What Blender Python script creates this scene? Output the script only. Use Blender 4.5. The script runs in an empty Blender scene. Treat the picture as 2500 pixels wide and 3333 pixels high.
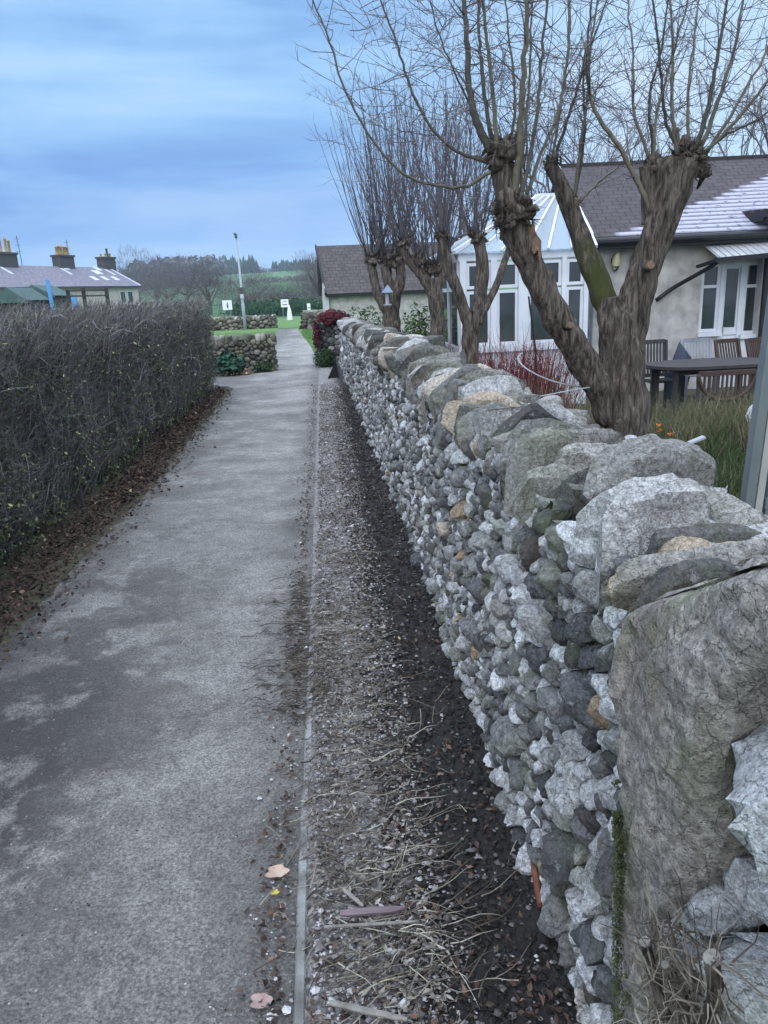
import bpy, math, random
import numpy as np
from mathutils import Vector, Matrix, noise
from math import sin, cos, pi, radians, sqrt, atan2
sc = bpy.context.scene
COL = sc.collection
R = random.Random(7)

# ---------------------------------------------------------------- camera
CAMX = Vector((0.9959902, -0.0778996, -0.0439895))
CAMY = Vector((0.0636210, 0.2710653, 0.9604561))
CAMZ = Vector((-0.0628951, -0.9594036, 0.2749348))
EYE = Vector((0, 0, 1.55))
cam = bpy.data.cameras.new('camera'); co = bpy.data.objects.new('camera', cam); COL.objects.link(co)
M3 = Matrix((CAMX, CAMY, CAMZ)).transposed()
co.rotation_euler = M3.to_euler(); co.location = EYE
cam.sensor_fit = 'VERTICAL'; cam.sensor_height = 36; cam.lens = 27.0
cam.clip_start = 0.05; cam.clip_end = 6000
sc.camera = co

def ray(x, y):
    s = 2500/1659.
    v = Vector((x*s-1250, 1666.5-y*s, -2500.))
    return (CAMX*v.x + CAMY*v.y + CAMZ*v.z).normalized()
def P(x, y, Y):
    d = ray(x, y); return EYE + d*(Y/d.y)
def G(x, y, z=0.0):
    d = ray(x, y); return EYE + d*((z-EYE.z)/d.z)

# ---------------------------------------------------------------- materials
def newmat(name):
    m = bpy.data.materials.new(name); m.use_nodes = True
    nt = m.node_tree; nt.nodes.clear()
    out = nt.nodes.new('ShaderNodeOutputMaterial'); b = nt.nodes.new('ShaderNodeBsdfPrincipled')
    nt.links.new(b.outputs[0], out.inputs[0])
    return m, nt, b
class NT:
    def __init__(s, nt): s.nt = nt
    def n(s, t, **k):
        x = s.nt.nodes.new(t)
        for a, v in k.items(): setattr(x, a, v)
        return x
    def l(s, a, b): s.nt.links.new(a, b)
    def coord(s, which='Object', scale=(1, 1, 1)):
        t = s.n('ShaderNodeTexCoord'); mp = s.n('ShaderNodeMapping'); mp.inputs['Scale'].default_value = scale
        s.l(t.outputs[which], mp.inputs[0]); return mp.outputs[0]
    def noise(s, vec, scale, detail=4, rough=.55, dist=0):
        x = s.n('ShaderNodeTexNoise'); x.inputs['Scale'].default_value = scale
        x.inputs['Detail'].default_value = detail; x.inputs['Roughness'].default_value = rough
        x.inputs['Distortion'].default_value = dist
        s.l(vec, x.inputs['Vector']); return x.outputs[0]
    def ramp(s, fac, stops, interp='LINEAR'):
        x = s.n('ShaderNodeValToRGB'); x.color_ramp.interpolation = interp
        e = x.color_ramp.elements
        while len(e) < len(stops): e.new(.5)
        for i, (p, c) in enumerate(stops):
            e[i].position = p; e[i].color = (c[0], c[1], c[2], 1) if not isinstance(c, (int, float)) else (c, c, c, 1)
        s.l(fac, x.inputs[0]); return x.outputs[0]
    def mix(s, fac, a, b, mode='MIX'):
        x = s.n('ShaderNodeMix', data_type='RGBA', blend_type=mode)
        for sock, v in ((x.inputs[0], fac), (x.inputs[6], a), (x.inputs[7], b)):
            if isinstance(v, (int, float)): sock.default_value = v
            elif isinstance(v, tuple): sock.default_value = (v[0], v[1], v[2], 1)
            else: s.l(v, sock)
        return x.outputs[2]
    def math(s, op, a, b=None, clamp=False):
        x = s.n('ShaderNodeMath', operation=op, use_clamp=clamp)
        for i, v in enumerate((a, b)):
            if v is None: continue
            if isinstance(v, (int, float)): x.inputs[i].default_value = v
            else: s.l(v, x.inputs[i])
        return x.outputs[0]
    def bump(s, b, h, strength=.5, dist=.01):
        x = s.n('ShaderNodeBump'); x.inputs['Strength'].default_value = strength; x.inputs['Distance'].default_value = dist
        s.l(h, x.inputs['Height']); s.l(x.outputs[0], b.inputs['Normal'])
    def attr(s, name):
        x = s.n('ShaderNodeAttribute', attribute_name=name); return x.outputs['Fac']

def simple(name, c1, c2=None, scale=8, rough=.8, bump=0, bscale=None, spec=.3, metal=0, stretch=(1, 1, 1), detail=5):
    m, nt, b = newmat(name); T = NT(nt)
    c2 = c2 or tuple(x*.75 for x in c1)
    v = T.coord('Object', stretch); f = T.noise(v, scale, detail)
    T.l(T.ramp(f, [(.3, c1), (.7, c2)]), b.inputs['Base Color'])
    b.inputs['Roughness'].default_value = rough; b.inputs['Specular IOR Level'].default_value = spec
    b.inputs['Metallic'].default_value = metal
    if bump: T.bump(b, T.noise(v, bscale or scale*4, 5), bump, .01)
    return m

def toned(name, stops, rough=.85, mott=.35, mscale=30, bump=0, bs=80, spec=.2, trans=0):
    """colour from the per-piece attribute 'tone' with fine mottling"""
    m, nt, b = newmat(name); T = NT(nt)
    c = T.ramp(T.attr('tone'), stops)
    v = T.coord('Object'); f = T.noise(v, mscale, 4)
    c = T.mix(1.0, c, T.ramp(f, [(.25, 1-mott), (.75, 1+mott*.6)]), 'MULTIPLY')
    T.l(c, b.inputs['Base Color'])
    b.inputs['Roughness'].default_value = rough; b.inputs['Specular IOR Level'].default_value = spec
    if bump: T.bump(b, T.noise(v, bs, 4), bump, .004)
    return m

def stone_mat(name, stops, moss=.35, bump=.9, fine=90, lichen=.6, cont=.32, f1s=22):
    m, nt, b = newmat(name); T = NT(nt)
    v = T.coord('Object')
    c = T.ramp(T.attr('tone'), stops)
    f1 = T.noise(v, f1s, 8, .72); f2 = T.noise(v, fine, 6, .7)
    c = T.mix(1.0, c, T.ramp(f1, [(.32, 1-cont), (.68, 1+cont*.7)]), 'MULTIPLY')
    c = T.mix(1.0, c, T.ramp(f2, [(.35, .55), (.65, 1.45)]), 'MULTIPLY')
    c = T.mix(1.0, c, T.ramp(T.noise(v, 260, 4, .7), [(.35, .72), (.65, 1.28)]), 'MULTIPLY')
    ck = T.n('ShaderNodeTexVoronoi', feature='DISTANCE_TO_EDGE'); ck.inputs['Scale'].default_value = 17
    wv = T.n('ShaderNodeTexNoise'); wv.inputs['Scale'].default_value = 9; wv.inputs['Detail'].default_value = 5; T.l(v, wv.inputs['Vector'])
    T.l(T.mix(.22, v, wv.outputs[1], 'ADD'), ck.inputs['Vector'])
    crk = T.ramp(ck.outputs[0], [(0, 0.), (.022, 1.)])
    pit = T.n('ShaderNodeTexVoronoi'); pit.inputs['Scale'].default_value = 150; T.l(v, pit.inputs['Vector'])
    c = T.mix(1.0, c, T.ramp(crk, [(0, .78), (1, 1.)]), 'MULTIPLY')
    c = T.mix(1.0, c, T.ramp(pit.outputs[0], [(.1, .6), (.3, 1.05)]), 'MULTIPLY')
    # pale crusty lichen spots
    vo = T.noise(v, 38, 6, .7, .1)
    c = T.mix(T.math('MULTIPLY', T.ramp(vo, [(.60, 0.), (.66, 1.)]), lichen), c, (.46, .47, .45))
    # green algae and moss
    mo = T.noise(v, 4.5, 7, .7)
    c = T.mix(T.math('MULTIPLY', T.ramp(mo, [(.50, 0.), (.64, 1.)]), moss), c, (.16, .19, .075))
    # brown earth stain
    st = T.noise(T.coord('Object', (1.3, .8, 1.1)), 3.1, 4)
    c = T.mix(T.math('MULTIPLY', T.ramp(st, [(.55, 0.), (.7, 1.)]), .35), c, (.17, .12, .08))
    T.l(c, b.inputs['Base Color']); b.inputs['Roughness'].default_value = .82
    b.inputs['Specular IOR Level'].default_value = .35
    vz_ = T.n('ShaderNodeTexVoronoi'); vz_.inputs['Scale'].default_value = 34; T.l(T.mix(.35, v, T.n('ShaderNodeTexNoise').outputs[1]) if False else v, vz_.inputs['Vector'])
    h = T.math('ADD', T.math('MULTIPLY', T.noise(v, 16, 7, .65), 1.3), T.math('MULTIPLY', T.noise(v, 75, 6, .8), .7))
    h = T.math('ADD', h, T.math('MULTIPLY', vz_.outputs[0], -.35))
    h = T.math('ADD', h, T.math('MULTIPLY', crk, .30))
    h = T.math('ADD', h, T.math('MULTIPLY', T.ramp(pit.outputs[0], [(.05, 0.), (.35, 1.)]), .18))
    T.bump(b, h, bump, .016)
    return m

STOPS = [(0, (.045, .046, .05)), (.16, (.12, .123, .128)), (.42, (.25, .255, .25)), (.62, (.42, .43, .43)), (.86, (.68, .70, .72)), (.93, (.38, .29, .19)), (1, (.27, .18, .11))]
M = {}
M['stone'] = stone_mat('limestone_rubble', STOPS, moss=.35)
M['cope'] = stone_mat('coping_limestone', [(0, (.06, .062, .062)), (.3, (.15, .15, .14)), (.55, (.30, .29, .265)), (.8, (.52, .53, .54)), (.9, (.42, .35, .26)), (1, (.32, .25, .18))], moss=.28)
M['slab'] = stone_mat('weathered_gritstone', [(0, (.31, .285, .25)), (1, (.38, .355, .32))], moss=.5, bump=1.0, fine=60, lichen=.45, cont=.42, f1s=48)
M['core'] = simple('dark_wall_fill', (.035, .033, .03), (.06, .055, .05), 20, .95, .6)
M['far_stone'] = stone_mat('far_wall_stone', [(0, (.07, .065, .055)), (.5, (.16, .15, .125)), (.85, (.28, .265, .22)), (1, (.46, .44, .40))], moss=.5)

def path_mat():
    m, nt, b = newmat('trodden_gravel_path'); T = NT(nt)
    v = T.coord('Object')
    big = T.math('ADD', T.math('MULTIPLY', T.noise(T.coord('Object', (1.0, 1.25, 1)), 1.35, 9, .68, .25), .7), T.math('MULTIPLY', T.noise(T.coord('Object', (1, .8, 1)), .7, 3), .3))
    c = T.ramp(big, [(.36, (.19, .18, .165)), (.46, (.28, .268, .248)), (.55, (.36, .345, .32)), (.66, (.45, .43, .40))])
    mid = T.noise(v, 14, 8, .7); fine = T.noise(v, 120, 5, .75); fine2 = T.noise(v, 330, 3, .7)
    c = T.mix(1.0, c, T.ramp(mid, [(.3, .72), (.7, 1.2)]), 'MULTIPLY')
    c = T.mix(1.0, c, T.ramp(fine, [(.34, .35), (.5, .95), (.66, 1.75)]), 'MULTIPLY')
    c = T.mix(1.0, c, T.ramp(fine2, [(.3, .75), (.7, 1.25)]), 'MULTIPLY')
    # dirty margins and brown damp stains
    sx = T.n('ShaderNodeSeparateXYZ'); T.l(v, sx.inputs[0])
    wob = T.math('MULTIPLY', T.math('SUBTRACT', T.noise(v, 3.2, 6, .65), .5), .55)
    xw = T.math('ADD', sx.outputs[0], wob)
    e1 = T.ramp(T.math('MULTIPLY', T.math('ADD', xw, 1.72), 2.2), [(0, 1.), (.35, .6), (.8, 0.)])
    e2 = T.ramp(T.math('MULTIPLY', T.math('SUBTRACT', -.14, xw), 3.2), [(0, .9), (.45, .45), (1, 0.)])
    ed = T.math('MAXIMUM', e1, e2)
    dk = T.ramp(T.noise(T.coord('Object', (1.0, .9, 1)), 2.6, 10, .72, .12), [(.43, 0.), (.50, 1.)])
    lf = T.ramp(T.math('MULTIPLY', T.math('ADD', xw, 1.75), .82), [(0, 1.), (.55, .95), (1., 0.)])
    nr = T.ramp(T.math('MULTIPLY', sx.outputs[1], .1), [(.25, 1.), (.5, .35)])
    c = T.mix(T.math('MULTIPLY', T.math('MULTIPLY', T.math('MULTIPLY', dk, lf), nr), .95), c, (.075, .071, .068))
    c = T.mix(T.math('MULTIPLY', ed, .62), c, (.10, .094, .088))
    br = T.noise(T.coord('Object', (.8, 1.5, 1)), 2.3, 5, .6, .4)
    c = T.mix(T.math('MULTIPLY', T.ramp(br, [(.58, 0.), (.68, 1.)]), .38), c, (.14, .115, .095))
    peb = T.n('ShaderNodeTexVoronoi'); peb.inputs['Scale'].default_value = 95; T.l(v, peb.inputs['Vector'])
    pk = T.ramp(T.noise(v, 9, 4), [(.45, 0.), (.6, 1.)])
    c = T.mix(T.math('MULTIPLY', T.ramp(peb.outputs[0], [(.12, .75), (.25, 0.)]), pk), c, (.42, .42, .42))
    T.l(c, b.inputs['Base Color']); b.inputs['Roughness'].default_value = .75
    b.inputs['Specular IOR Level'].default_value = .35
    h = T.math('ADD', T.math('MULTIPLY', T.noise(v, 38, 9, .8), 1.3), T.math('MULTIPLY', fine2, .25))
    h = T.math('ADD', h, T.math('MULTIPLY', peb.outputs[0], -.5))
    T.bump(b, h, 1., .02)
    return m
M['path'] = path_mat()

def verge_mat():
    m, nt, b = newmat('verge_soil'); T = NT(nt)
    v = T.coord('Object'); sx = T.n('ShaderNodeSeparateXYZ'); T.l(v, sx.inputs[0])
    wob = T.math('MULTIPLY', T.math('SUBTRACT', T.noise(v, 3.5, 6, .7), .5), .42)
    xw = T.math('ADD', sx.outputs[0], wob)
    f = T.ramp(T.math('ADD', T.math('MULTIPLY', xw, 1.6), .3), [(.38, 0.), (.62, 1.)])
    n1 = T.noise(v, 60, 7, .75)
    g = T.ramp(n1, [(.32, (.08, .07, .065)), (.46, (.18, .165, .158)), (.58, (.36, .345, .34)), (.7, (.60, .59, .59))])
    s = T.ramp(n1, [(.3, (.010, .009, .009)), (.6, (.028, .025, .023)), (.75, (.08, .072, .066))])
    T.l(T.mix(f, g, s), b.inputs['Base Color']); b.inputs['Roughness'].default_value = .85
    T.bump(b, T.noise(v, 55, 7, .75), 1., .02)
    return m
M['verge'] = verge_mat()
M['grass_ground'] = simple('grass_ground', (.08, .15, .045), (.11, .20, .055), 3, .9, .5, 60)
M['soil'] = simple('garden_soil', (.05, .045, .035), (.09, .085, .05), 5, .95, .8, 50)
M['kerb'] = simple('pale_edging_concrete', (.30, .32, .31), (.085, .08, .072), 7, .85, .6, 90)
M['twig'] = toned('hedge_twigs', [(0, (.05, .046, .044)), (.35, (.10, .094, .088)), (.7, (.175, .165, .155)), (.92, (.27, .26, .255)), (1, (.42, .41, .40))])
M['hleaf'] = toned('hedge_leaves', [(0, (.03, .048, .026)), (.5, (.07, .095, .05)), (.82, (.15, .18, .08)), (.93, (.36, .38, .14)), (1, (.6, .56, .32))], rough=.6)
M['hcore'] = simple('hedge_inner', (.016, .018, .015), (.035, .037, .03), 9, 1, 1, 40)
M['litter'] = toned('leaf_litter', [(0, (.025, .018, .015)), (.4, (.07, .045, .035)), (.75, (.13, .085, .06)), (.93, (.28, .18, .12)), (1, (.42, .34, .2))], rough=.7)
M['gravel'] = toned('gravel_bits', [(0, (.014, .013, .012)), (.16, (.03, .028, .026)), (.4, (.16, .15, .145)), (.75, (.32, .30, .295)), (1, (.54, .54, .54))], mscale=120)
M['straw'] = toned('dry_stalks', [(0, (.045, .036, .03)), (.5, (.12, .10, .08)), (.85, (.29, .265, .215)), (1, (.40, .39, .30))])
def bark(name, a, bcol, moss):
    m, nt, b = newmat(name); T = NT(nt)
    v = T.coord('Object', (1, 1, .13)); f = T.noise(v, 44, 8, .72, .5)
    c = T.ramp(f, [(.38, tuple(x*.25 for x in a)), (.5, a), (.62, bcol)])
    if moss:
        mo = T.noise(T.coord('Object'), 3.2, 4); mm = T.attr('moss')
        k = T.math('ADD', mm, T.math('MULTIPLY', T.math('SUBTRACT', mo, .5), 2.4))
        c = T.mix(T.math('MULTIPLY', T.ramp(k, [(.35, 0.), (.75, 1.)]), T.math('MULTIPLY', T.math('GREATER_THAN', mm, .01), .85)), c, (.066, .078, .022))
    T.l(c, b.inputs['Base Color']); b.inputs['Roughness'].default_value = .9
    b.inputs['Specular IOR Level'].default_value = .2
    T.bump(b, f, 1., .03); return m
M['bark'] = bark('willow_bark', (.105, .085, .07), (.21, .175, .145), True)
M['bark2'] = bark('grey_bark', (.10, .082, .066), (.20, .17, .14), False)
M['cut'] = simple('cut_wood', (.21, .125, .08), (.09, .06, .04), 34, .8, .3)
M['shoot'] = toned('willow_shoots', [(0, (.035, .032, .03)), (.4, (.075, .07, .055)), (.8, (.135, .12, .085)), (1, (.18, .15, .12))])
M['ftwig'] = toned('fine_twigs', [(0, (.055, .05, .058)), (.5, (.115, .102, .11)), (1, (.20, .18, .185))])
M['redtwig'] = toned('red_stems', [(0, (.05, .012, .014)), (.5, (.14, .022, .028)), (1, (.22, .06, .05))])
M['paletwig'] = toned('dry_garden_stems', [(0, (.06, .045, .035)), (.5, (.16, .12, .09)), (1, (.36, .31, .25))])
M['blade'] = toned('garden_grass', [(0, (.022, .04, .018)), (.35, (.045, .08, .028)), (.6, (.09, .115, .045)), (.8, (.14, .115, .07)), (1, (.24, .205, .135))])
M['green'] = toned('green_leaves', [(0, (.02, .042, .018)), (.5, (.05, .095, .035)), (1, (.13, .18, .06))])
M['red'] = toned('red_creeper_leaves', [(0, (.05, .012, .02)), (.5, (.115, .02, .032)), (1, (.18, .045, .045))])
M['moss'] = toned('moss_tufts', [(0, (.035, .045, .02)), (.5, (.07, .085, .035)), (1, (.12, .14, .06))])
M['mat_litter'] = toned('matted_stem_litter', [(0, (.10, .085, .07)), (.5, (.22, .195, .165)), (1, (.40, .37, .33))])
M['teal'] = toned('strap_leaves', [(0, (.012, .04, .025)), (.6, (.03, .085, .052)), (1, (.07, .15, .10))])
M['grass'] = toned('lawn_blades', [(0, (.05, .11, .025)), (.6, (.085, .175, .04)), (1, (.15, .25, .06))])
M['wood'] = simple('weathered_garden_wood', (.028, .026, .028), (.055, .05, .05), 6, .7, .4, 40, stretch=(1, 1, .2))
M['wood_brown'] = simple('brown_garden_wood', (.075, .045, .035), (.045, .028, .022), 6, .6, .4, 40, stretch=(1, 1, .2))
M['wood_grey'] = simple('silvered_wood', (.26, .28, .31), (.16, .17, .19), 8, .7, .4, 40, stretch=(1, 1, .2))
M['dark'] = simple('black_plastic', (.012, .013, .016), (.02, .02, .024), 5, .45)
M['navy'] = simple('navy_plastic', (.012, .018, .035), (.02, .028, .05), 5, .5)
M['upvc'] = simple('white_frame_plastic', (.68, .70, .73), (.55, .575, .61), 3, .35)
M['render'] = simple('stained_roughcast_wall', (.54, .52, .475), (.27, .265, .25), 4.5, .95, .8, 90, detail=9)
M['render2'] = simple('pale_roughcast_wall', (.52, .52, .51), (.40, .40, .40), 2, .95, .8, 90)
M['cream'] = simple('cream_render', (.55, .49, .43), (.44, .395, .35), 1.5, .9)
M['cream_pale'] = simple('white_render', (.62, .60, .54), (.5, .49, .45), 1.5, .9)
M['metal'] = simple('grey_green_metal', (.10, .12, .125), (.15, .165, .165), 12, .5, .1, spec=.5)
M['metal_pale'] = simple('silver_metal', (.36, .36, .33), (.28, .28, .26), 12, .45, spec=.5)
M['pole'] = simple('painted_lamp_post', (.36, .40, .43), (.28, .31, .34), 6, .6)
M['pot'] = simple('buff_clay', (.52, .36, .17), (.38, .25, .12), 4, .9)
M['pot_dark'] = simple('sooty_clay', (.13, .10, .09), (.08, .07, .06), 4, .9)
M['stack'] = simple('sooty_brick', (.075, .07, .075), (.05, .047, .05), 6, .95)
M['frost'] = simple('frosty_flashing', (.55, .58, .64), (.42, .45, .52), 3, .8)
M['blue'] = simple('blue_paint', (.10, .30, .62), (.08, .25, .55), 3, .6)
M['canvas'] = simple('green_roofing', (.07, .12, .115), (.05, .09, .085), 3, .8)
M['white'] = simple('white_sheet', (.75, .76, .76), (.62, .64, .64), 9, .6, .4, 20)
M['yellow'] = simple('cream_glass_globe', (.55, .52, .30), (.45, .43, .26), 5, .3)
M['fence'] = simple('green_fence_paint', (.015, .07, .05), (.02, .09, .06), 3, .6)
M['sign'] = simple('white_signboard', (.78, .78, .77), (.7, .7, .7), 3, .6)
M['signdark'] = simple('sign_print', (.05, .05, .05), (.08, .08, .08), 3, .6)
M['pink'] = simple('pinkish_wood', (.21, .16, .175), (.10, .075, .085), 25, .8, .6, 90, stretch=(.2, 1, 1))
M['palewood'] = simple('pale_split_wood', (.28, .265, .24), (.13, .12, .10), 25, .8, .6, 90)
M['rust'] = simple('rust_brown_bark', (.22, .085, .045), (.13, .05, .03), 20, .8, .6, 70)
M['paleleaf'] = simple('pale_dead_leaf', (.36, .24, .16), (.46, .36, .29), 22, .7, .3, 60)
M['pinkleaf'] = simple('pinkish_dead_leaf', (.34, .25, .22), (.26, .18, .16), 40, .7, .3, 60)
M['yleaf'] = simple('yellow_dead_leaf', (.48, .38, .08), (.36, .28, .06), 22, .7)
M['feeder'] = simple('pale_blue_tin', (.20, .26, .34), (.16, .21, .28), 9, .5)
M['plastic_clear'] = simple('milky_plastic', (.42, .43, .45), (.3, .31, .32), 9, .35)
M['orange'] = simple('orange_petals', (.6, .2, .03), (.5, .14, .02), 9, .6)

def slate(name, c1, c2, rows, frost=False, bw=.3):
    m, nt, b = newmat(name); T = NT(nt)
    u = T.n('ShaderNodeUVMap').outputs[0]
    br = T.n('ShaderNodeTexBrick'); br.inputs['Scale'].default_value = 1
    br.inputs['Color1'].default_value = (*c1, 1); br.inputs['Color2'].default_value = (*c2, 1)
    br.inputs['Mortar'].default_value = (c1[0]*.3, c1[1]*.3, c1[2]*.3, 1)
    br.inputs['Mortar Size'].default_value = .012; br.inputs['Brick Width'].default_value = bw
    br.inputs['Row Height'].default_value = rows; br.inputs['Bias'].default_value = 0
    T.l(u, br.inputs[0])
    c = br.outputs[0]
    f = T.noise(u, 3, 6, .6); c = T.mix(1., c, T.ramp(f, [(.3, .7), (.7, 1.25)]), 'MULTIPLY')
    sx = T.n('ShaderNodeSeparateXYZ'); T.l(u, sx.inputs[0])
    if frost:
        # lying frost: a low wedge on the eaves widening to the right
        lim = T.math('MULTIPLY', T.math('SUBTRACT', sx.outputs[0], .38), .62)
        row = T.math('MULTIPLY', T.math('FLOOR', T.math('DIVIDE', sx.outputs[1], rows)), rows)
        dd = T.math('SUBTRACT', T.math('ADD', lim, T.math('MULTIPLY', T.noise(T.coord('Object', (1, 1, 1)), 2.2, 3), .35)), T.math('ADD', row, .17))
        mask = T.ramp(T.math('MULTIPLY', dd, 14), [(0, 0.), (1, 1.)])
        seam = T.math('FRACT', T.math('DIVIDE', sx.outputs[1], rows))
        sm = T.ramp(seam, [(.0, .1), (.3, .55), (.6, 1.), (.85, .9), (1., .3)])
        sp = T.ramp(T.noise(u, 9, 4), [(.32, .2), (.45, 1.)])
        k = T.math('MULTIPLY', T.math('MULTIPLY', mask, sm), sp)
        c = T.mix(T.math('MULTIPLY', k, .85), c, (.44, .44, .55))
    T.l(c, b.inputs['Base Color']); b.inputs['Roughness'].default_value = .8
    seam2 = T.math('FRACT', T.math('DIVIDE', sx.outputs[1], rows))
    T.bump(b, seam2, .6, .03)
    return m
M['slate'] = slate('brown_roof_tiles', (.062, .05, .054), (.046, .039, .043), .145, True, .24)
M['slate_far'] = slate('outbuilding_tiles', (.085, .072, .070), (.062, .054, .053), .16, False, .26)
M['slate_row'] = slate('terrace_slates', (.19, .18, .22), (.15, .142, .18), .3)

def glassmat(name, col=(.02, .025, .028)):
    m, nt, b = newmat(name); T = NT(nt)
    f = T.noise(T.coord('Object'), 1.7, 3)
    T.l(T.ramp(f, [(.35, col), (.65, tuple(x*2.2 for x in col))]), b.inputs['Base Color'])
    b.inputs['Roughness'].default_value = .06; b.inputs['Specular IOR Level'].default_value = .6
    return m
M['glass'] = glassmat('window_glass')
M['glass_green'] = glassmat('greenhouse_glass', (.07, .085, .075))
def poly(name):
    m, nt, b = newmat(name); T = NT(nt)
    b.inputs['Base Color'].default_value = (.62, .70, .76, 1); b.inputs['Roughness'].default_value = .25
    b.inputs['Transmission Weight'].default_value = .75; b.inputs['IOR'].default_value = 1.1
    T.bump(b, T.noise(T.coord('Object'), 5, 2), .1, .01); return m
M['poly'] = poly('blue_roof_sheet')
M['conifer'] = simple('conifer_needles', (.012, .028, .022), (.022, .045, .035), 3, .95)
M['hill'] = None

# ---------------------------------------------------------------- mesh builder
class MB:
    def __init__(s): s.v = []; s.f = []; s.t = []; s.mi = []; s.moss = []; s.uv = None
    def add(s, verts, faces, tone=0.5, mi=0, moss=0.):
        o = len(s.v); s.v.extend(verts); s.f.extend([tuple(i+o for i in f) for f in faces])
        if isinstance(tone, (list, tuple)): s.t.extend(tone)
        else: s.t.extend([tone]*len(verts))
        if isinstance(moss, (list, tuple)): s.moss.extend(moss)
        else: s.moss.extend([moss]*len(verts))
        s.mi.extend([mi]*len(faces))
    def box(s, a, b, tone=.5, mi=0, mat=None):
        x0, y0, z0 = a; x1, y1, z1 = b
        vs = [(x0, y0, z0), (x1, y0, z0), (x1, y1, z0), (x0, y1, z0), (x0, y0, z1), (x1, y0, z1), (x1, y1, z1), (x0, y1, z1)]
        if mat is not None: vs = [tuple(mat @ Vector(p)) for p in vs]
        s.add(vs, [(0, 3, 2, 1), (4, 5, 6, 7), (0, 1, 5, 4), (1, 2, 6, 5), (2, 3, 7, 6), (3, 0, 4, 7)], tone, mi)
    def bar(s, a, b, w, d=None, tone=.5, mi=0, up=Vector((0, 0, 1))):
        a = Vector(a); b = Vector(b); d = d or w; z = (b-a).normalized()
        if abs(z.dot(up)) > .98: up = Vector((0, 1, 0))
        x = z.cross(up).normalized(); y = x.cross(z)
        vs = []
        for p in (a, b):
            for sx, sy in ((-1, -1), (1, -1), (1, 1), (-1, 1)): vs.append(tuple(p + x*sx*w/2 + y*sy*d/2))
        s.add(vs, [(3, 2, 1, 0), (4, 5, 6, 7), (0, 1, 5, 4), (1, 2, 6, 5), (2, 3, 7, 6), (3, 0, 4, 7)], tone, mi)
    def tube(s, pts, rad, n=6, tone=.5, mi=0, cap=True, wob=0, wf=8., moss=0.):
        pts = [Vector(p) for p in pts]; vs = []; fs = []
        if not isinstance(rad, (list, tuple)): rad = [rad]*len(pts)
        t0 = (pts[1]-pts[0]).normalized(); ref = Vector((1, 0, 0)) if abs(t0.x) < .8 else Vector((0, 1, 0))
        x = t0.cross(ref).normalized()
        for i, p in enumerate(pts):
            t = (pts[min(i+1, len(pts)-1)]-pts[max(i-1, 0)])
            if t.length < 1e-7: t = t0
            t.normalize(); x = (x - t*x.dot(t)); x.normalize(); y = t.cross(x)
            for k in range(n):
                a = 2*pi*k/n; r = rad[i]
                if wob:
                    q = p + (x*cos(a)+y*sin(a))*r
                    r *= 1 + wob*noise.noise(Vector((q.x*wf, q.y*wf, q.z*wf*.35))) + wob*.6*noise.noise(Vector((cos(a)*3.2, sin(a)*3.2, i*.12+p.x)))
                vs.append(tuple(p + (x*cos(a)+y*sin(a))*r))
        for i in range(len(pts)-1):
            for k in range(n):
                fs.append((i*n+k, i*n+(k+1) % n, (i+1)*n+(k+1) % n, (i+1)*n+k))
        if cap: fs.append(tuple(range(n-1, -1, -1))); fs.append(tuple((len(pts)-1)*n+k for k in range(n)))
        s.add(vs, fs, tone, mi, moss)
    def build(s, name, mats, parent=None, smooth=False, loc=None, sharp=None):
        me = bpy.data.meshes.new(name)
        vs = s.v
        if loc is not None: lx, ly, lz = loc; vs = [(a-lx, b-ly, c-lz) for a, b, c in vs]
        me.from_pydata([tuple(p) for p in vs], [], s.f)
        if not isinstance(mats, (list, tuple)): mats = [mats]
        for m in mats: me.materials.append(m)
        me.polygons.foreach_set('material_index', s.mi)
        at = me.attributes.new('tone', 'FLOAT', 'POINT'); at.data.foreach_set('value', s.t)
        if any(s.moss): am = me.attributes.new('moss', 'FLOAT', 'POINT'); am.data.foreach_set('value', s.moss)
        if smooth: me.polygons.foreach_set('use_smooth', [True]*len(s.f))
        if s.uv:
            ul = me.uv_layers.new(name='UVMap')
            for i, l in enumerate(me.loops): ul.data[i].uv = s.uv[l.vertex_index]
        me.update()
        if sharp: me.set_sharp_from_angle(angle=radians(sharp))
        o = bpy.data.objects.new(name, me); COL.objects.link(o)
        if parent is not None:
            o.parent = parent; o.matrix_parent_inverse = Matrix.Identity(4)
            if loc is None: o.location = -parent.location if parent.location.length else (0, 0, 0)
        if loc is not None and parent is None: o.location = loc
        return o

def tag(o, label=None, cat=None, group=None, kind=None):
    if label: o['label'] = label
    if cat: o['category'] = cat
    if group: o['group'] = group
    if kind: o['kind'] = kind
    return o
def thing(name, label, cat, loc=(0, 0, 0), group=None):
    o = bpy.data.objects.new(name, None); o.location = loc; o.empty_display_size = .1; COL.objects.link(o)
    return tag(o, label, cat, group)
def struct(name, mb, mat, smooth=False):
    return tag(mb.build(name, mat, None, smooth), kind='structure')
def lerp(a, b, t): return a+(b-a)*t
def interp(x, xs, ys):
    return float(np.interp(x, xs, ys))
def curve(pts, n):
    """Catmull-Rom through pts, n samples per span"""
    pts = [Vector(p) for p in pts]; P0 = [pts[0]*2-pts[1]] + pts + [pts[-1]*2-pts[-2]]; out = []
    for i in range(1, len(P0)-2):
        a, b, c, d = P0[i-1:i+3]
        for k in range(n):
            t = k/n
            out.append(.5*((2*b) + (c-a)*t + (2*a-5*b+4*c-d)*t*t + (3*b-a-3*c+d)*t**3))
    out.append(pts[-1]); return out

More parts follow.
